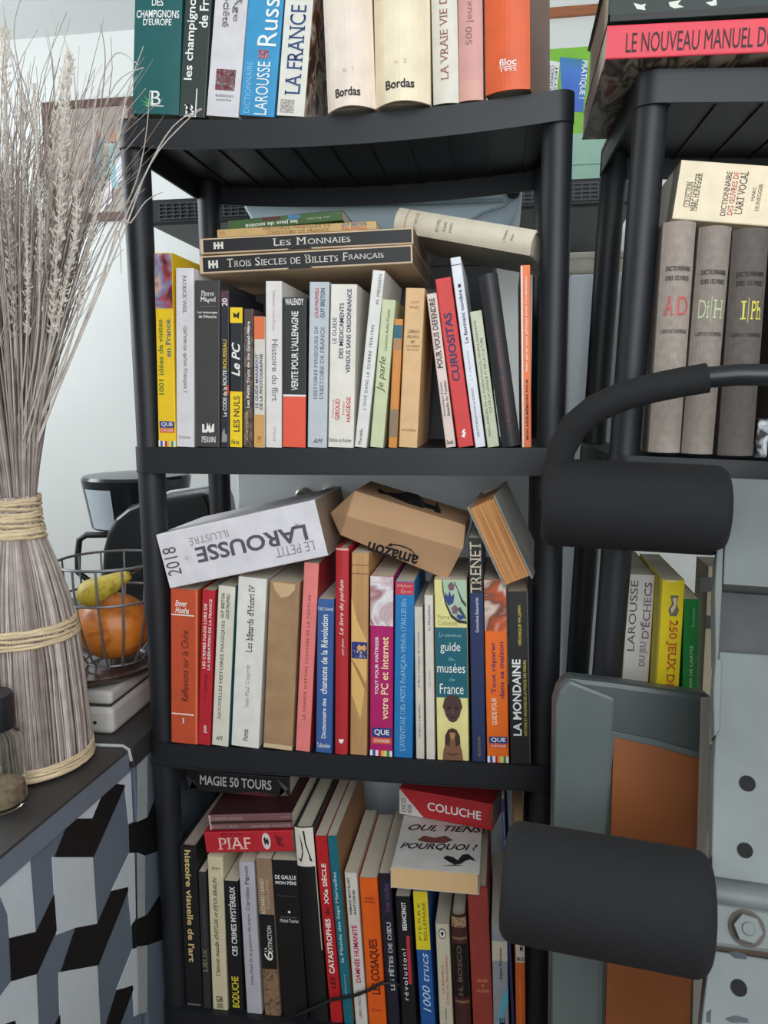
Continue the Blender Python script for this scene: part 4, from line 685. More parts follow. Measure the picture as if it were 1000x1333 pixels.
m = MB(); prism_xy(m, [c0 - fn * .0005, cend - fn * .0005, cend - ex_ * .42, c0 - ex_ * .42], ZW - .033, ZW - .004, M((112, 122, 136), .5, 0, .08, 14, name='grey_edge_paint')); build_in(m, 'worktop_edge', cab, bevel=.001)
fo = c0 - fn * .004
m = MB(); prism_xy(m, [fo, fo + fd * .75, fo + fd * .75 - ex_ * .4, fo - ex_ * .4], FZ, ZW - .033, grey); build_in(m, 'body', cab)
def face(cx, cy, e): return at(cx * .2948, 940 + cy * .2948, n=fn, p=fo) + fn * e
wht, blk = M((206, 214, 220), .5, 0, .06, 14, name='white_paint'), M((9, 9, 11), .6, 0, .1, 14, name='black_paint')
def paint(name, polys, mt_, e):
    for pl in polys:
        m = MB(); P = [face(x, y, e) for x, y in pl]; P = [Vector((p.x, p.y, min(p.z, ZW - .034))) for p in P]
        n = len(P); m.prism(P, fn * -.0006, mt_); build_in(m, name, cab)
paint('white_block', [[(-60, 760), (0, 715), (130, 600), (155, 925), (40, 952), (32, 850), (0, 772), (-60, 800)], [(338, 425), (450, 318), (408, 427)], [(228, 596), (408, 596), (427, 890), (330, 908), (246, 940)], [(505, 275), (575, 205), (585, 440), (566, 450), (548, 275)],
    [(570, 577), (592, 577), (598, 862), (578, 900), (562, 728), (490, 745)], [(256, 1105), (428, 1073), (445, 1420), (265, 1420)], [(-40, 1240), (0, 1210), (48, 1145), (158, 1112), (172, 1420), (-40, 1420)], [(584, 1000), (602, 998), (608, 1290), (590, 1300), (583, 1165), (512, 1182)]], wht, .0008)
paint('black_block', [[(238, 596), (290, 460), (335, 424), (405, 425), (445, 320), (510, 270), (550, 280), (410, 596)], [(330, 908), (427, 890), (490, 745), (562, 728), (564, 742), (432, 1073), (266, 1102)], [(38, 955), (156, 928), (236, 762), (247, 920), (160, 1112), (46, 1143)],
    [(567, 452), (604, 440), (604, 574), (570, 578)], [(580, 890), (608, 868), (608, 992), (585, 1002)], [(462, 1345), (512, 1185), (583, 1162), (586, 1180), (525, 1345)], [(-20, 1345), (62, 1318), (62, 1345)], [(235, 1345), (262, 1292), (264, 1345)]], blk, .0012)
v1 = face(256, 1107, 0) - face(228, 597, 0); v2 = face(143, 765, 0) - face(417, 745, 0); v1 = Vector((fd.x * v1.dot(fd), fd.y * v1.dot(fd), v1.z)); v2 = Vector((fd.x * v2.dot(fd), fd.y * v2.dot(fd), v2.z))
W3 = [(228, 596), (408, 596), (427, 890), (330, 908), (246, 940)]; K2 = [(330, 908), (427, 890), (490, 745), (562, 728), (564, 742), (432, 1073), (266, 1102)]
for i_ in range(5):
    for j_ in range(-1, 5):
        if i_ < 2 and j_ < 2: continue
        for nm_, P_, mt_, e_ in (('white_block', W3, wht, .0008), ('black_block', K2, blk, .0012)):
            Q = [face(x, y, e_) + v2 * i_ + v1 * j_ for x, y in P_]
            if max(q.z for q in Q) > ZW - .036 or min(q.z for q in Q) < FZ + .01 or max((q - fo).dot(fd) for q in Q) > .74: continue
            m = MB(); m.prism(Q, fn * -.0006, mt_); build_in(m, nm_, cab)
m = MB(); pe = [at(112, 969, z=ZW + .001), at(160, 971, z=ZW + .001), at(168, 976, z=ZW + .001), at(171, 990, n=fn, p=c0 + fn * .001)]
m.tube(pe, .0022, M((198, 200, 198), .6, name='white_sealant'), 6); build_in(m, 'edge_trim', cab)
# second run of worktop behind it
wy0 = c0.y + .014
wk = thing('kitchen_counter', (-.5, .3, FZ), 'dark kitchen counter behind the painted cabinet carrying appliances and the fruit basket', 'counter')
m = MB(); m.box((-1.2, wy0, ZW - .034), (-.0225, .7, ZW - .002), dark_top); build_in(m, 'worktop', wk, bevel=.001)
m = MB(); m.box((-1.18, wy0 + .003, FZ), (-.0235, .68, ZW - .034), grey); build_in(m, 'body', wk)
def side(cx, cy): p = at(cx * .2948, 940 + cy * .2948, x=-.0235); return Vector((-.0232, p.y, min(p.z, ZW - .036)))
for pl, mt_ in (([(605, 170), (650, 130), (650, 420), (608, 440)], M((176, 180, 180), .5, name='pale_grey_paint')), ([(604, 442), (650, 420), (690, 325), (720, 290), (720, 560), (640, 590), (606, 574)], blk), ([(608, 868), (650, 850), (700, 770), (720, 760), (720, 960), (650, 985), (610, 992)], blk), ([(606, 990), (650, 985), (650, 1280), (610, 1290)], M((176, 180, 180), .5, name='pale_grey_paint')), ([(606, 576), (640, 590), (640, 860), (608, 868)], M((176, 180, 180), .5, name='pale_grey_paint'))):
    m = MB(); m.prism([side(*p) for p in pl], (-.0004, 0, 0), mt_); build_in(m, 'painted_block', wk)

# ---------------------------------------------------------------- dried grass sheaf
gy = -.115; gc = at(41, 985, y=gy); GX = gc.x
DG = (Vector((GX, gy, .6)) - CAM).dot(FW)
def rp(px): return px / FOC * DG
def zp(py): return at(41, py, y=gy).z
gr = thing('dried_grass_sheaf', (GX, gy, ZW + .001), 'tall sheaf of dried grey-beige grass tied with raffia, standing on the painted cabinet', 'dried grass')
Gm = [M((188, 175, 168), .85, 0, .2, 60, name='dry_stem'), M((162, 147, 140), .85, 0, .2, 60, name='dry_stem_dark'), M((212, 202, 194), .85, 0, .2, 60, name='dry_stem_pale'), M((128, 113, 106), .85, 0, .2, 60, name='dry_stem_brown')]
prof = [(1003, 74), (985, 75), (940, 74), (900, 72), (860, 69.5), (820, 66), (780, 59), (740, 48), (712, 39), (695, 33), (670, 30), (645, 30)]
zn = zp(645) - ZW - .001
PR = [(max(.002, zp(y) - ZW - .001), rp(r)) for y, r in prof]
m = MB(); m.lathe([(r * .93, z) for z, r in PR], Gm[3], 40); o = m.build('core_stems', gr)
m = MB()
for i in range(230):
    a = 2 * PI * (i + random.uniform(-.3, .3)) / 230; k = random.uniform(.95, 1.02)
    pts = []
    for j, (z, r) in enumerate(PR):
        aa = a + random.uniform(-.012, .012); pts.append((r * k * math.cos(aa), r * k * math.sin(aa), z))
    m.tube(pts, [random.uniform(.0008, .0014)] * len(pts), random.choice(Gm[:3] + Gm[:2]), 4, False)
m.build('outer_stems', gr)
raf = M((222, 200, 164), .9, 0, .25, 60, .3, name='raffia', stretch=(1, 1, 6))
def wrap(name, y0, y1, n, amp):
    m = MB(); 
    for i in range(n):
        yy = y0 + (y1 - y0) * (i + .5) / n
        z = max(.0065, zp(yy) - ZW - .001)
        rr = next(PR[k][1] + (PR[k + 1][1] - PR[k][1]) * (z - PR[k][0]) / (PR[k + 1][0] - PR[k][0] + 1e-9) for k in range(len(PR) - 1) if PR[k][0] <= z <= PR[k + 1][0] + 1e-6) if z > PR[0][0] else PR[0][1]
        pts = []
        for j in range(49):
            a = 2 * PI * j / 48; pts.append(((rr + .0022) * math.cos(a), (rr + .0022) * math.sin(a), z + amp * math.sin(a + i * 1.3) + random.uniform(-.0006, .0006)))
        m.tube(pts, [max(.0022, abs(y1 - y0) / n / FOC * DG * .62) * random.uniform(.85, 1.1) for _ in pts], raf, 6, False)
    m.build(name, gr)
wrap('raffia_binding', 646, 700, 13, .0022); wrap('raffia_binding', 804, 827, 6, .0018); wrap('raffia_binding', 970, 997, 7, .0014)
# upper spray
fine = MB(); twig = MB()
R0 = rp(30)
def spray(a, s, htop, curl, flare=1.0):
    pts = []; n = 9
    for j in range(n + 1):
        t = j / n; py = 650 + (htop - 650) * t; z = zp(py) - ZW - .001; h = (645 - py)
        rad = R0 * s + s * rp(.17 * h + .00042 * h * h) * flare
        if j == n: rad += curl
        aa = a + .12 * math.sin(3 * t + s * 9)
        pts.append(Vector((rad * math.cos(aa), rad * math.sin(aa) * .8, z)))
    return pts
for i in range(520):
    s = math.sqrt(random.random()); a = random.uniform(0, 2 * PI)
    ht = random.choice([random.uniform(40, 200), random.uniform(150, 330), random.uniform(90, 260)]) + 60 * (s > .85)
    pts = spray(a, s, ht, random.uniform(-.01, .03), random.uniform(.8, 1.05))
    r0 = random.uniform(.0008, .0013)
    fine.tube(pts, [r0 * (1 - .75 * j / 9) for j in range(10)], random.choice(Gm), 4, False)
    for b in range(random.choice([1, 2, 3])):
        j = random.randint(4, 8); p = pts[j]; d = (pts[j + 1] - pts[j]).normalized() if j < 9 else Vector((0, 0, 1))
        q = p + d * random.uniform(.04, .1) + Vector((random.uniform(-.03, .03), random.uniform(-.03, .03), random.uniform(0, .02)))
        twig.tube([p, (p + q) / 2 + d * .006, q], [.0006, .0005, .0003], random.choice(Gm[:3]), 3, False)
fine.build('stems', gr); twig.build('twigs', gr)
def long_stem(px):
    P = [Vector((random.uniform(-.4, .4) * R0 + GX, gy, zp(648)))] + [at(x, y, y=gy + dy) for x, y, dy in px]
    out = []
    for i in range(len(P) - 1):
        for k in range(4):
            t = k / 4; p0 = P[max(i - 1, 0)]; p1 = P[i]; p2 = P[i + 1]; p3 = P[min(i + 2, len(P) - 1)]
            out.append(.5 * ((2 * p1) + (p2 - p0) * t + (2 * p0 - 5 * p1 + 4 * p2 - p3) * t * t + (3 * p1 - p0 - 3 * p2 + p3) * t ** 3))
    out.append(P[-1]); return [p - Vector((GX, gy, ZW + .001)) for p in out]
m = MB()
for px in ([(150, 330, 0), (195, 215, 0), (240, 160, .0), (263, 142, -.01)], [(140, 340, 0), (190, 225, -.02), (225, 165, -.03), (262, 141, -.03)], [(120, 350, 0), (170, 255, -.02), (188, 190, -.03), (195, 120, -.04)], [(110, 330, 0), (150, 200, 0), (166, 120, 0), (187, 60, -.02)], [(105, 300, 0), (128, 160, 0), (137, 80, 0), (131, 32, 0)], [(100, 300, 0), (120, 190, 0), (150, 110, -.02), (186, 88, -.03)], [(140, 320, 0), (170, 290, -.01), (190, 262, -.02), (212, 250, -.03)], [(90, 250, 0), (98, 120, 0), (84, 50, 0), (64, 6, 0)], [(60, 300, 0), (30, 120, 0), (18, 40, 0), (30, -10, 0)], [(50, 300, 0), (40, 140, 0), (12, 60, 0), (4, 10, 0)], [(120, 400, 0), (140, 340, 0), (154, 300, 0), (158, 356, 0)], [(70, 300, 0), (20, 100, 0), (8, 30, 0), (0, -5, 0)], [(110, 250, 0), (125, 130, 0), (150, 70, 0), (180, 84, -.02)]):
    pts = long_stem(px); n = len(pts); m.tube(pts, [.0013 * (1 - .7 * i / n) for i in range(n)], random.choice(Gm[:3]), 5, False)
m.build('curved_stems', gr)
plm = M((234, 228, 216), .9, 0, .12, 80, name='pale_seed_head')
def plume(px, z0, w):
    pts = long_stem(px); m = MB(); n = len(pts); m.tube(pts, [.001] * n, Gm[2], 4, False)
    for i in range(int(n * z0), n - 1):
        for k in range(40):
            t = random.random(); p = pts[i].lerp(pts[i + 1], t) + Vector((random.uniform(-1, 1), random.uniform(-1, 1), 0)) * w * .28; ax = (pts[i + 1] - pts[i]).normalized()
            a = random.uniform(0, 2 * PI); e = ax.orthogonal().normalized(); f = ax.cross(e); d = (e * math.cos(a) + f * math.sin(a)) * random.uniform(.3, .9) + ax * .8
            L = w * random.uniform(.35, .85); d.normalize(); g = d.orthogonal().normalized() * L * .16; h2 = d.cross(g)
            m.add([p, p + d * L * .5 + g, p + d * L * .5 - g * .5 + h2, p + d * L * .5 - g * .5 - h2, p + d * L], [(0, 1, 2), (0, 2, 3), (0, 3, 1), (4, 2, 1), (4, 3, 2), (4, 1, 3)], plm)
    m.build('seed_plume', gr)
for px, z0, w_ in (([(60, 480, -.03), (74, 330, -.05), (82, 200, -.06), (90, 72, -.06)], .35, .012), ([(20, 480, -.03), (12, 330, -.05), (8, 200, -.05), (6, 42, -.05)], .35, .012), ([(50, 480, -.02), (60, 330, -.02), (66, 220, -.02), (84, 90, -.02)], .4, .01), ([(85, 470, 0), (112, 340, 0), (128, 260, 0), (140, 190, 0)], .4, .008),
                   ([(30, 500, -.03), (36, 380, -.05), (32, 260, -.05), (26, 120, -.04)], .4, .008), ([(62, 470, -.04), (90, 350, -.04), (100, 280, -.04), (96, 180, -.02)], .3, .009), ([(45, 470, -.03), (52, 330, -.05), (50, 230, -.05), (44, 110, -.03)], .45, .007), ([(10, 500, 0), (-10, 330, 0), (-20, 220, 0), (-25, 110, 0)], .4, .01)):
    plume(px, z0, w_)

# ---------------------------------------------------------------- glass jar
jy = -.245; jc = at(-4, 1048, z=ZW); jr = .033
jar = thing('glass_jar', (jc.x, jc.y, ZW + .0005), 'glass jar with a black screw lid standing before the dried grass, cut off at left', 'jar')
jh = at(0, 950, y=jc.y).z - ZW; jl = at(0, 905, y=jc.y).z - ZW
gm = bpy.data.materials.new('clear_glass'); gm.use_nodes = True; gb = gm.node_tree.nodes['Principled BSDF']
gb.inputs['Transmission Weight'].default_value = 1; gb.inputs['Roughness'].default_value = .04; gb.inputs['IOR'].default_value = 1.45; gb.inputs['Base Color'].default_value = (.93, .95, .92, 1)
m = MB(); k = jr
pf = [(k * .9, 0), (k, .004), (k, jh * .8), (k * .93, jh * .92), (k * .74, jh), (k * .74, jh + .012), (k * .68, jh + .012), (k * .68, jh), (k * .87, jh * .9), (k * .93, jh * .79), (k * .93, .006), (k * .85, .004)]
m.lathe(pf, gm, 40); m.build('glass_body', jar)
m = MB(); m.lathe([(k * .8, .0045), (k * .91, .007), (k * .91, jh * .3), (k * .6, jh * .34), (k * .2, jh * .31)], M((170, 146, 118), .9, 0, .45, 120, .6, name='dried_seeds'), 32); m.build('dried_contents', jar)
m = MB(); m.lathe([(k * .78, jh + .003), (k * .8, jh + .002), (k * .8, jl - .004), (k * .74, jl), (k * .2, jl)], M((28, 30, 36), .4, name='black_lid'), 40); m.build('lid', jar)

# ---------------------------------------------------------------- appliances and fruit on the counter
cr = at(148, 958, z=ZW - .002)
sc = thing('kitchen_scale', (cr.x - .1, cr.y + .1, ZW - .0015), 'pale grey box-shaped kitchen scale on the counter behind the dried grass', 'kitchen scale')
hb_ = at(148, 921, y=cr.y).z - ZW; ht_ = at(148, 905, y=cr.y).z - ZW
pg = M((196, 192, 186), .4, 0, .05, 20, name='pale_grey_plastic')
m = MB(); m.box((-.1, -.1, .0), (.1, .12, hb_), pg); m.build('body', sc, bevel=.008, segs=3)
m = MB(); m.box((-.095, -.095, hb_), (.095, .11, hb_ + .006), M((60, 58, 58), .5, name='dark_gap')); m.build('gap', sc)
m = MB(); m.box((-.1, -.1, hb_ + .004), (.1, .12, ht_ + .006), pg); m.build('weighing_plate', sc, bevel=.006, segs=3)
m = MB(); m.tube([(.074, -.1005, .018), (.074, -.1025, .018)], .0022, M((20, 20, 22), .5, name='black_button'), 12); m.build('button', sc)
zs_ = ZW + ht_ + .006
tr = thing('glass_dish', (cr.x - .07, .06, zs_ - .0005), 'dark brown glass dish on the kitchen scale under the fruit basket', 'dish')
m = MB(); m.lathe([(.07, 0), (.09, .003), (.1, .014), (.101, .016), (.09, .006), (.06, .004)], M((70, 52, 46), .15, name='brown_glass'), 40); m.build('dish', tr)
by = .085; bc = Vector((at(148, 800, y=by).x, by, zs_ + .006))
fb = thing('fruit_basket', tuple(bc), 'grey wire fruit basket on a dark dish left of the black shelving unit', 'basket')
wire = M((120, 122, 124), .4, .5, .1, name='steel_wire')
zr1 = at(120, 749, y=by - .1).z - bc.z
def ring(z, r): return [(r * math.cos(2 * PI * i / 40), r * math.sin(2 * PI * i / 40), z) for i in range(41)]
rbot, rtop, RR = .055, .098, .1
RR = .079
m = MB(); m.tube(ring(zr1, RR), .0022, wire, 6, False); m.build('rim', fb)
m = MB(); m.tube(ring(.004, RR * .55), .0016, wire, 6, False); m.build('hoop', fb); m = MB(); m.tube(ring(zr1 * .66, RR * .97), .002, wire, 6, False); m.build('hoop', fb)
for i in range(14):
    a = 2 * PI * i / 14; m = MB(); P = []
    for t in range(8):
        u = t / 7; r = RR * (.55 + .45 * math.sin(u * PI / 2)); P.append((r * math.cos(a), r * math.sin(a), .004 + (zr1 - .004) * (u ** 1.3)))
    m.tube(P, .0018, wire, 5, False); m.build('upright_wire', fb)
# squash
sq = at(150, 820, y=by - .03); sr = .043
sqt = thing('squash', (bc.x + .003, by - .008, bc.z + .006), 'round orange squash lying in the wire fruit basket', 'squash')
m = MB(); V = []; F = []; na, nb = 40, 16
hz = (at(150, 782, y=by - .05).z - bc.z - .006) / 2
for j in range(nb + 1):
    b = -PI / 2 + PI * j / nb
    for i in range(na):
        a = 2 * PI * i / na; r = .056 * math.cos(b) * (1 + .045 * abs(math.cos(a * 4.5)) - .02)
        V.append((r * math.cos(a), r * math.sin(a) * .85, hz + hz * math.sin(b)))
for j in range(nb):
    for i in range(na): F.append((j * na + i, j * na + (i + 1) % na, (j + 1) * na + (i + 1) % na, (j + 1) * na + i))
m.add(V, F, MP([(196, 110, 34), (204, 124, 44), (176, 90, 30)], 30, name='squash_skin', rough=.4), True); m.build('flesh', sqt)
m = MB(); m.tube([(0, 0, hz * 1.96), (.004, -.002, hz * 2.1), (.01, -.004, hz * 2.2)], [.006, .005, .006], M((120, 96, 60), .8, name='dry_stalk'), 8); m.build('stalk', sqt)
p0, p1 = at(106, 787, y=by - .05), at(170, 756, y=by - .05); ax = (p1 - p0); Lp = ax.length; ax.normalize()
p0.z += .009; pr = thing('pear', tuple(p0), 'yellow-green pear lying tilted on the orange squash', 'pear'); pr.rotation_euler = ax.to_track_quat('Z', 'Y').to_euler()
m = MB(); m.lathe([(.002, 0), (.012, .002), (.0195, .011), (.021, .02), (.0185, .033), (.013, Lp * .72), (.0095, Lp * .88), (.006, Lp * .98), (.001, Lp)], MP([(176, 160, 50), (196, 172, 62), (150, 132, 52)], 70, name='pear_skin', rough=.45), 28); m.build('flesh', pr)
m = MB(); m.tube([(0, 0, Lp * .97), (.001, 0, Lp + .01), (.002, .002, Lp + .024)], [.0018, .0013, .0018], M((60, 46, 34), .8, name='pear_stalk'), 6); m.build('stalk', pr)

bk = M((26, 30, 35), .22, 0, .1, 20, name='black_gloss_plastic'); bkm = M((34, 36, 40), .45, name='black_matt_plastic')
# coffee maker
ky = .53
k0, k1 = at(108, 640, y=ky).x, at(239, 640, y=ky).x; kc = (k0 + k1) / 2; kr = (k1 - k0) / 2
cm_ = thing('coffee_maker', (kc, ky + kr * .2, ZW - .0015), 'black coffee maker with a silver front panel on the counter against the white wall', 'coffee maker')
zt1 = at(170, 618, y=ky).z - ZW; zb1 = at(130, 684, y=ky).z - ZW
m = MB(); V = []
def slab(m, z0, z1, mt_, r0, r1):
    m.lathe([(r0 * .98, z0), (r0, z0 + .004), (r1, z1 - .006), (r1 * .96, z1), (r1 * .3, z1 + .006)], mt_, 40)
slab(m, zb1, zt1, bk, kr * .86, kr); m.build('water_tank_head', cm_)
m = MB(); n = 8
for i in range(n):
    a0, a1 = PI * (1.28 + .21 * i / n), PI * (1.28 + .21 * (i + 1) / n); q = []
    for a in (a0, a1):
        for z, r in ((zb1 + .004, kr * .862), (zt1 - .022, kr * .985)): q.append((math.cos(a) * (r + .0012), math.sin(a) * (r + .0012), z))
    m.add(q, [(0, 2, 3, 1)], M((196, 208, 216), .3, .25, .05, name='brushed_steel'), True)
m.build('steel_panel', cm_)
m = MB(); a = PI * 1.63; px_ = [(math.cos(a) * kr * .99, math.sin(a) * kr * .99, z) for z in (zb1 + .02, zt1 - .05)]; m.tube(px_, .007, M((86, 92, 98), .3, name='water_gauge'), 10); m.build('water_gauge', cm_)
m = MB(); m.box((-kr * .35, kr * .2, 0), (kr * .8, kr * .85, zb1 + .01), bkm); m.build('column', cm_, bevel=.008)
m = MB(); m.lathe([(kr * .85, 0), (kr * .9, .004), (kr * .9, .03), (kr * .8, .034)], bkm, 32); m.build('base', cm_)
m = MB(); zc0 = .04; zc1 = zb1 - .03; m.lathe([(kr * .5, zc0), (kr * .72, zc0 + .03), (kr * .74, zc0 + .07), (kr * .5, zc1 - .02), (kr * .5, zc1)], M((60, 62, 60), .08, name='smoked_glass'), 32); m.build('carafe', cm_)
m = MB(); hx = at(104, 700, y=ky).x - kc; zz0 = at(104, 742, y=ky).z - ZW; zz1 = at(110, 697, y=ky).z - ZW
m.tube([(-kr * .45, -.02, zz1 + .004), (hx + .02, -.03, zz1 + .004), (hx + .006, -.035, zz1 - .006), (hx, -.035, zz1 - .04), (hx - .002, -.035, zz0), (hx + .02, -.03, zz0 - .02)], .0065, bkm, 10); m.build('carafe_handle', cm_)
# rounded black appliance
ty = .3
out = [(133, 752), (131, 738), (132, 716), (138, 693), (149, 674), (165, 661), (187, 652), (214, 648), (240, 644), (262, 641), (269, 646), (274, 658), (277, 675), (277, 752)]
P = [at(x, y, y=ty) for x, y in out]; zb2 = ZW - .0015
ta = thing('bread_bin', (P[0].x + .1, ty + .1, zb2), 'glossy black dome-shaped appliance with a modelled top-edge highlight behind the fruit basket', 'appliance')
m = MB(); P2 = P[:] ; P2[0] = Vector((P[0].x + .012, ty, zb2)); P2[-1] = Vector((P[-1].x, ty, zb2)); P2 = [p - Vector(ta.location) for p in P2]
m.prism(P2, (0, .13, 0), bk); m.build('domed_body', ta, bevel=.014, segs=4)
m = MB(); m.tube([p + Vector((0, .115, .002)) - Vector(ta.location) for p in P[4:10]], .0035, M((206, 210, 210), .4, name='painted_edge_highlight'), 8); m.build('top_edge_highlight', ta)  # pale tube imitates the light caught along the top edge

# ---------------------------------------------------------------- behind the shelving
def px_box(x0, y0, x1, y1, y, d, z0=None):
    xm, ym = (x0 + x1) / 2, (y0 + y1) / 2
    a = at(x0, ym, y=y).x; b = at(x1, ym, y=y).x; zt_ = at(xm, y0, y=y).z; zb_ = at(xm, y1, y=y).z if z0 is None else z0
    return (a, y, zb_), (b, y + d, zt_)
wc = M((226, 233, 236), .5, 0, .05, 6, name='white_enamel')
a, b = px_box(314, 611, 691, 1000, .325, .33, FZ)
wcab = thing('metal_cabinet', (a[0], a[1], FZ), 'white metal cabinet with two round knobs behind the third-board books', 'cabinet')
m = MB(); m.box(a, b, wc); build_in(m, 'cabinet_body', wcab, bevel=.004)
for (x, y, r, mt_) in ((397, 646, .016, M((150, 150, 146), .3, .6, name='lock_metal')), (431, 641, .0135, M((206, 204, 198), .4, name='white_knob'))):
    c = at(x, y, y=.325); m = MB(); m.tube([(c.x, .326, c.z), (c.x, .316, c.z), (c.x, .313, c.z)], [r, r, r * .8], mt_, 20)
    if r > .015: m.tube([(c.x, .314, c.z), (c.x, .310, c.z)], r * .45, M((90, 90, 88), .3, .8, name='lock_barrel'), 14)
    build_in(m, 'lock' if r > .015 else 'knob', wcab)
cabz = b[2]
bx0 = at(322, 500, y=.33).x; bx1 = at(640, 500, y=.33).x; zt3 = at(500, 322, y=.36).z
t = thing('storage_box', (bx0, .33, cabz), 'dark grey storage box on the white metal cabinet behind the second-board books', 'box')
m = MB(); m.box((bx0, .33, cabz + .0005), (bx1, .6, zt3 - .002), M((58, 58, 60), .7, name='dark_grey_board')); build_in(m, 'box_body', t, bevel=.003)
m = MB(); m.box((bx0 - .003, .327, zt3 - .04), (bx1 + .003, .603, zt3), M((52, 52, 54), .7, name='dark_grey_board')); build_in(m, 'box_lid', t, bevel=.003)
# plastic tub
tub = M((178, 198, 208), .45, 0, .06, 12, name='blue_grey_plastic'); tyy = .34
tb = thing('plastic_tub', (at(500, 300, y=tyy).x, .45, zt3), 'blue-grey plastic tub with a ridged rim standing under the top board at the back', 'tub')
Lx = [at(x, y, y=tyy) for x, y in ((314, 256), (318, 270), (327, 286), (345, 320), (640, 318), (658, 302), (671, 283), (678, 262), (681, 248))]
for p in Lx: p.z = max(p.z, zt3 + .001)
m = MB(); m.prism(Lx, (0, .22, 0), tub); build_in(m, 'tub_wall', tb, bevel=.004)
def strip(m, px, w_, y, d, mt_):
    for (p, q) in zip(px[:-1], px[1:]):
        A, B = at(*p, y=y), at(*q, y=y); n_ = Vector((-(B - A).z, 0, (B - A).x)).normalized() * w_
        m.prism([A - n_, B - n_, B + n_, A + n_], (0, d, 0), mt_)
m = MB(); strip(m, [(322, 262), (420, 265), (560, 263), (655, 260)], .003, tyy - .004, .005, M((140, 160, 170), .45, name='blue_grey_rim')); build_in(m, 'rim_groove', tb)
m = MB(); strip(m, [(610, 288), (630, 276), (655, 268), (664, 260)], .002, tyy - .004, .005, M((140, 160, 170), .45, name='blue_grey_rim')); build_in(m, 'rim_groove', tb)
m = MB(); c = at(668, 250, y=tyy); m.tube([(c.x, tyy - .003, c.z), (c.x, tyy + .002, c.z)], .011, M((24, 25, 28), .6, name='dark_notch'), 20); build_in(m, 'notch', tb)
# hood
hy = .8
a, b = px_box(192, 257, 830, 291, hy, YB - hy - .002)
a = (a[0], hy, at(250, 291, y=hy).z); b = (b[0], YB - .002, at(250, 257, y=hy).z)
hd = thing('extractor_hood', ((a[0] + b[0]) / 2, hy + .2, a[2]), 'long black wall hood with a vent grille on its front behind the shelving', 'extractor hood')
m = MB(); m.box(a, b, M((24, 25, 29), .5, name='black_enamel')); build_in(m, 'hood_body', hd, bevel=.006)
m = MB(); gl = M((52, 58, 68), .5, name='grille_bars'); n = 60
for i in range(n + 1):
    x = a[0] + .03 + (b[0] - a[0] - .06) * i / n; m.box((x - .0014, hy - .004, a[2] + .012), (x + .0014, hy + .001, b[2] - .012), gl)
for j in range(5):
    z = a[2] + .012 + (b[2] - a[2] - .024) * j / 4; m.box((a[0] + .03, hy - .0045, z - .0012), (b[0] - .03, hy + .001, z + .0012), gl)
build_in(m, 'vent_grille', hd)
hz = b[2]
a, b = px_box(738, 172, 816, 236, .84, .26, hz + .0008)
mt_box = M((150, 186, 168), .7, 0, .06, 20, name='mint_card'); bx_ = thing('storage_box', (a[0], .84, hz), 'mint green lidded box standing on the black hood behind the shelving', 'box')
zl_ = at(775, 211, y=.84).z
m = MB(); m.box((a[0] + .003, .843, a[2]), (b[0] - .003, b[1] - .003, zl_), mt_box); build_in(m, 'box_body', bx_)
m = MB(); m.box((a[0], .84, zl_ - .004), (b[0], b[1], b[2]), mt_box); build_in(m, 'box_lid', bx_, bevel=.002)
mz = b[2]
A = [at(x, y, y=.86) for x, y in ((700, 40), (788, 70), (778, 163), (712, 168))]
z0_ = mz + .0008
gp = thing('game_box', ((A[0].x + A[1].x) / 2, .87, z0_), 'bright green boxed set with white label and blue picture standing on the mint box', 'box')
x0_, x1_ = at(700, 120, y=.86).x, at(781, 120, y=.86).x; z1_ = at(740, 62, y=.86).z
m = MB(); m.box((x0_, .86, z0_), (x1_, .91, z1_), M((120, 184, 44), .45, name='green_card')); build_in(m, 'carton', gp, bevel=.001)
def gpoly(name, pts, mt_, e):
    m = MB(); m.add([at(x, y, y=.86 - e) for x, y in pts], [tuple(range(len(pts)))], mt_); build_in(m, name, gp)
gpoly('blue_picture', [(729, 74), (766, 78), (759, 146), (733, 144)], MP([(30, 110, 110), (40, 130, 120), (60, 120, 200), (50, 90, 190)], 9, stretch=(.3, 1, 1), dist=.2), .001)
gpoly('white_label', [(712, 78), (729, 81), (724, 130), (706, 128)], M((220, 224, 220), .5, name='white_label'), .0012)
m = MB(); V, F = glyphs('PRATIQUE !', 'b'); o0, ex, ey = Vector((757, 78)), Vector((-4.5, 50)), Vector((9, .8)); m.add([at(*(o0 + ex * gx + ey * gy_), y=.8582) for gx, gy_ in V], F, ink('w')); build_in(m, 'title', gp)
m = MB()
for i, tx in enumerate(['ASSORTIMENT', 'COMPLET DE', 'JEUX']): 
    V, F = glyphs(tx, ''); o0, ex, ey = Vector((714 + 4.5 * i, 84 + i)), Vector((-3.5, 38)), Vector((3.4, .4)); m.add([at(*(o0 + ex * gx + ey * gy_), y=.8582) for gx, gy_ in V], F, ink('k'))
build_in(m, 'label_text', gp)
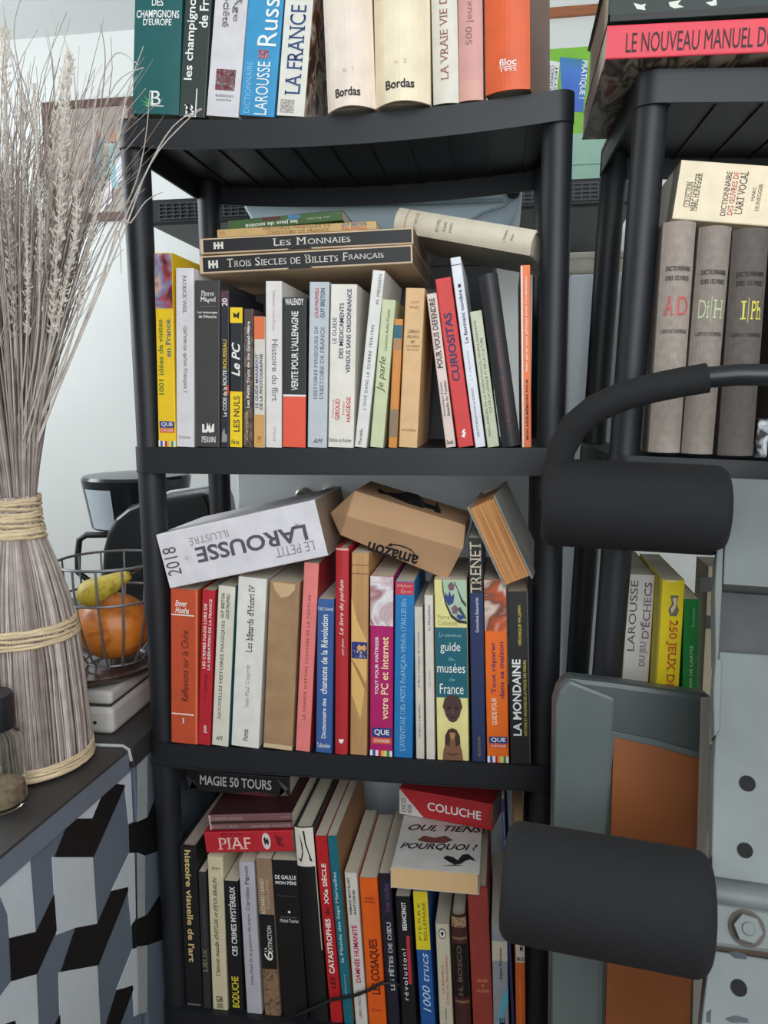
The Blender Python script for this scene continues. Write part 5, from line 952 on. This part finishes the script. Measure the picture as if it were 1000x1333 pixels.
# white panel between the two units, cream box on it
a, b = px_box(736, 356, 816, 900, .33, .1, FZ)
t = thing('white_panel', (a[0], a[1], FZ), 'tall white panel cabinet seen in slits between the two shelving units', 'cabinet')
m = MB(); m.box(a, b, M((228, 238, 246), .5, 0, .03, 5, name='cool_white_enamel')); build_in(m, 'panel_body', t, bevel=.004)
x0_ = at(742, 340, y=.33).x; x1_ = at(812, 340, y=.33).x; z1_ = at(775, 327, y=.33).z
t = thing('cream_box', (x0_, .33, b[2]), 'cream box with rounded edges on top of the tall white panel', 'box')
m = MB(); m.box((x0_, .332, b[2] + .0006), (x1_, .425, z1_), M((206, 202, 184), .55, name='cream_plastic')); build_in(m, 'box_body', t, bevel=.006, segs=3)
m = MB(); m.box((x0_ - .002, .3305, z1_ - .012), (x1_ + .002, .427, z1_), M((212, 208, 190), .55, name='cream_plastic')); build_in(m, 'box_lid', t, bevel=.003)
# framed photo on the wall
fy = YB - .02
a, b = px_box(58, 129, 178, 287, fy, .018)
pf_ = thing('picture_frame', ((a[0] + b[0]) / 2, fy, a[2]), 'brown framed photograph of people hanging on the wall behind the dried grass', 'picture frame')
br = M((92, 66, 60), .5, 0, .2, 30, name='brown_wood'); th_ = .022
m = MB(); m.box((a[0], fy, b[2] - th_), (b[0], YB - .001, b[2]), br); m.box((a[0], fy, a[2]), (b[0], YB - .001, a[2] + th_), br); m.box((a[0], fy, a[2] + th_), (a[0] + th_, YB - .001, b[2] - th_), br); m.box((b[0] - th_, fy, a[2] + th_), (b[0], YB - .001, b[2] - th_), br); build_in(m, 'frame', pf_)
m = MB(); m.box((a[0] + th_, fy + .006, a[2] + th_), (b[0] - th_, YB - .001, b[2] - th_), MP([(176, 160, 148), (150, 140, 132), (196, 184, 172)], 14, name='photo_background')); build_in(m, 'photograph', pf_)
def fpoly(name, pts, c, e=.001):
    m = MB(); m.prism([at(x, y, y=fy + .006 - e) for x, y in pts], (0, .0008, 0), M(c, .5, name='photo_print')); build_in(m, name, pf_)
fpoly('printed_person', [(120, 184), (130, 178), (138, 186), (136, 250), (118, 252)], (120, 150, 158)); fpoly('printed_person', [(138, 192), (146, 184), (153, 192), (154, 245), (138, 246)], (150, 190, 196))
fpoly('printed_face', [(120, 176), (124, 168), (130, 170), (131, 180), (124, 183)], (178, 140, 124)); fpoly('printed_face', [(139, 176), (145, 166), (151, 172), (150, 186), (142, 186)], (178, 136, 118)); fpoly('printed_person', [(112, 285 - 4), (120, 245), (134, 232), (146, 236), (146, 262), (128, 281)], (224, 216, 220), .002); fpoly('printed_person', [(150, 208), (156, 203), (166, 210), (162, 232), (152, 240)], (222, 222, 228), .002)
a, b = px_box(-22, 628, 11, 664, YB - .012, .011)
t = thing('wall_socket', (a[0], YB - .012, a[2]), 'white wall socket at the left edge behind the dried grass', 'socket')
m = MB(); m.box(a, b, M((224, 226, 224), .4, name='white_plastic')); build_in(m, 'socket_plate', t, bevel=.003)
m = MB(); c = [(p + q) / 2 for p, q in zip(a, b)]; m.tube([(c[0], a[1] - .001, c[2]), (c[0], a[1] + .002, c[2])], .022, M((190, 192, 192), .5, name='socket_recess'), 24); build_in(m, 'socket_recess', t)

# ---------------------------------------------------------------- weight bench at right and the grey bag
foam = M((18, 19, 22), .85, 0, .12, 180, .25, name='black_foam'); steel_b = M((40, 42, 46), .35, .3, name='black_tube')
wb = thing('weight_bench', (.75, -.55, FZ), 'weight machine with two black foam rollers and a scuffed pale grey steel column', 'exercise machine')
def roller(pl, pr_, dl, dr, dia):
    A, B = dep(*pl, dl), dep(*pr_, dr); ax = B - A; ax_n = ax.normalized(); m = MB(); r = dia / 2
    n = 14; P = []; R = []; c = .012
    for i in range(6): a = PI / 2 * i / 5; P.append(A + ax_n * c * (1 - math.sin(a))); R.append(r - c + c * math.cos(a) + 0)
    P = P[::-1]; R = R[::-1]
    P = [A + ax_n * c * (1 - math.cos(PI / 2 * i / 5)) for i in range(6)]; R = [r - c + c * math.sin(PI / 2 * i / 5) for i in range(6)]
    P += [B - ax_n * c * (1 - math.cos(PI / 2 * i / 5)) for i in range(5, -1, -1)]; R += R[::-1]
    m.tube(P, R, foam, 48, False); k = len(m.v) - 48; m.add([m.v[i] for i in range(48)], [tuple(range(48))], foam); m.add([m.v[k + i] for i in range(48)], [tuple(range(48))], foam)
    build_in(m, 'foam_roller', wb)
    return A, B
r1 = roller((706, 653), (944, 665), .835, .8, .0925); r2 = roller((656, 1143), (923, 1191), .70, .66, .0995)
# foam sleeve and bare tube
dS = .80
pts = [dep(x, y, d) for x, y, d in ((921, 492, .775), (890, 497, .78), (850, 505, .785), (810, 516, .79), (775, 532, .80), (748, 554, .81), (731, 585, .82), (724, 620, .825), (722, 650, .83))]
m = MB(); m.tube(pts, [.0148] * len(pts), foam, 20); build_in(m, 'foam_sleeve', wb)
m = MB(); m.tube([dep(915, 492, .776), dep(960, 488, .765), dep(1010, 488, .755), dep(1090, 500, .74), dep(1130, 560, .74)], .0105, steel_b, 16); build_in(m, 'lever_tube', wb)
# column
cP0, cP1 = dep(940, 660, .80), dep(925, 1190, .655)
cw = Vector((1, -.16, 0)).normalized(); cnn = cw.cross(cP1 - cP0).normalized(); cnn = cnn if cnn.y < 0 else -cnn
def con(x, y, e=0): return at(x, y, n=cnn, p=cP0) + cnn * e
gm_ = M((110, 117, 115), .5, .1, .16, 16, .06, name='scuffed_grey_paint'); gm2 = M((104, 108, 108), .5, .1, .3, 20, .1, name='scuffed_grey_paint_worn'); dkm = M((70, 72, 74), .6, 0, .4, 22, name='dark_worn_metal')
def plate(name, px, e0, th, mt_, bev=.0012):
    m = MB(); m.prism([con(x, y, e0) for x, y in px], cnn * -th, mt_); build_in(m, name, wb, bevel=bev)
plate('upper_plate', [(946, 624), (1090, 630), (1090, 772), (941, 762)], .004, .03, gm_)
plate('edge_flange', [(933, 715), (942, 700), (940, 766), (935, 860), (931, 858), (930, 770)], .003, .04, gm_)
plate('recess_plate', [(936, 764), (1090, 775), (1090, 860), (936, 850)], -.012, .03, dkm)
plate('column_plate', [(936, 848), (1090, 858), (1090, 1166), (926, 1146), (929, 1000), (935, 900)], .0, .03, gm_)
plate('edge_flange', [(931, 856), (940, 862), (937, 952), (929, 960), (928, 900)], .004, .03, gm_)
plate('lower_plate', [(923, 1236), (1090, 1262), (1090, 1800), (890, 1800), (913, 1333), (920, 1270)], .0, .03, gm_)
m = MB(); m.tube([con(918, 1160, .0), con(1100, 1188, .0)], .0125, gm2, 20); build_in(m, 'cross_tube', wb)
plate('bolt_bracket', [(924, 1172), (1090, 1200), (1090, 1252), (922, 1230)], .010, .03, gm_, .003)
for (x, y, r) in ((973, 1020, 10), (970, 1107, 9.5), (962, 1286, 10)):
    c = con(x, y, .0008); m = MB(); rr = r / FOC * (c - CAM).dot(FW); m.tube([c, c - cnn * .0006], rr, M((8, 8, 9), .8, name='hole_dark'), 28, True, False); build_in(m, 'bolt_hole', wb)
c = con(970, 1208, .0105); dd = (c - CAM).dot(FW) / FOC
m = MB(); m.tube([c, c + cnn * .0015], 22 * dd, M((84, 76, 70), .6, .3, .4, 60, name='rusty_washer'), 30, True, False); build_in(m, 'washer', wb)
m = MB(); m.tube([c + cnn * .0015, c + cnn * .010], 18 * dd, gm_, 6, True, False); m.tube([c + cnn * .010, c + cnn * .0115], 8 * dd, gm2, 20, True, False); build_in(m, 'hex_bolt', wb, bevel=.0008)
for pl in ([(948, 1240), (960, 1238), (972, 1243), (972, 1249), (956, 1247)], [(944, 1326), (958, 1322), (974, 1326), (974, 1331), (952, 1331)], [(920, 1318), (926, 1314), (925, 1332), (920, 1330)], [(952, 1148), (966, 1149), (974, 1153), (962, 1152)]):
    plate('paint_chip', pl, .0008 if pl[0][1] > 1235 else .001, .0006, M((56, 62, 70), .6, 0, .4, 40, name='chipped_paint'), 0)
fx = con(990, 1500); m = MB(); bx = con(940, 1750); m.box((.62, -1.02, FZ), (1.05, -.8, FZ + .04), steel_b); m.box((.8, -.85, FZ + .02), (.86, -.55, FZ + .06), steel_b); m.tube([(.83, -.58, FZ + .04), (.83, -.42, .42)], .02, steel_b, 14); m.tube([(.83, -.9, FZ + .04), con(1000, 1700, -.015)], .018, steel_b, 14); build_in(m, 'base_frame', wb)
m = MB(); m.tube([r1[1] - (r1[1] - r1[0]) * .05, con(960, 668, -.01)], .011, steel_b, 14); build_in(m, 'axle', wb); m = MB(); m.tube([r2[1] - (r2[1] - r2[0]) * .05, con(960, 1196, -.012)], .011, steel_b, 14); build_in(m, 'axle', wb)
m = MB(); m.tube([dep(1130, 560, .74), con(1060, 680, -.015)], .0105, steel_b, 14); build_in(m, 'lever_tube', wb)
# grey bag with orange panel
bP = dep(800, 900, .84); bn = Vector((.06, -1, .10)).normalized()
def bon(x, y, e=0): return at(x, y, n=bn, p=bP) + bn * e
def zfloor(x): return 1.9
vin = M((68, 75, 75), .35, 0, .14, 9, .15, name='grey_vinyl'); vin2 = M((94, 103, 102), .3, 0, .16, 7, .25, name='grey_vinyl_highlight'); org = M((136, 78, 40), .45, 0, .14, 12, .1, name='orange_leatherette')
bg = thing('garment_bag', tuple(bon(820, 1600)), 'grey vinyl bag with an orange panel standing upright behind the lower roller', 'bag'); bg.location.z = FZ
def low(x, e): # point of the bag plane straight below at the floor
    p = bon(x, 1330, e); d = Vector((0, 0, -1)); d -= bn * d.dot(bn); d.normalize(); return p + d * ((p.z - FZ - .002) / -d.z)
def bpoly(name, px, bot, e0, th, mt_, bev=.002):
    m = MB(); m.prism([bon(x, y, e0) for x, y in px] + [low(x, e0) for x in bot], bn * -th, mt_); return build_in(m, name, bg, bevel=bev)
bpoly('bag_body', [(722, 915), (727, 897), (738, 881), (800, 888), (905, 903), (928, 905), (925, 1000), (915, 1330)], [915, 716], 0, .03, vin, .006)
bpoly('side_gusset', [(723, 918), (728, 899), (740, 883), (776, 897), (801, 907), (797, 955), (786, 1080), (778, 1330)], [776, 717], .006, .01, vin2, .004)  # lighter vinyl puts the highlight on the fold into the colour
bpoly('orange_panel', [(798, 956), (850, 968), (912, 986), (908, 1100), (898, 1330)], [896, 782], .003, .004, org, .001)
bpoly('panel_binding', [(795, 950), (850, 961), (914, 979), (914, 987), (850, 969), (799, 958), (786, 1100), (783, 1330), (777, 1330), (781, 1100)], [], .0045, .003, M((84, 92, 92), .4, name='grey_binding'), .0005)
ce = bpoly('clear_edge', [(910, 905), (930, 906), (927, 1000), (917, 1330)], [917, 896], .008, .002, gm, 0)
pm = bpy.data.materials.new('clear_plastic_edge'); pm.use_nodes = True; q = pm.node_tree.nodes['Principled BSDF']; q.inputs['Base Color'].default_value = (.55, .5, .45, 1); q.inputs['Roughness'].default_value = .2; q.inputs['Alpha'].default_value = .35
ce.data.materials[0] = pm
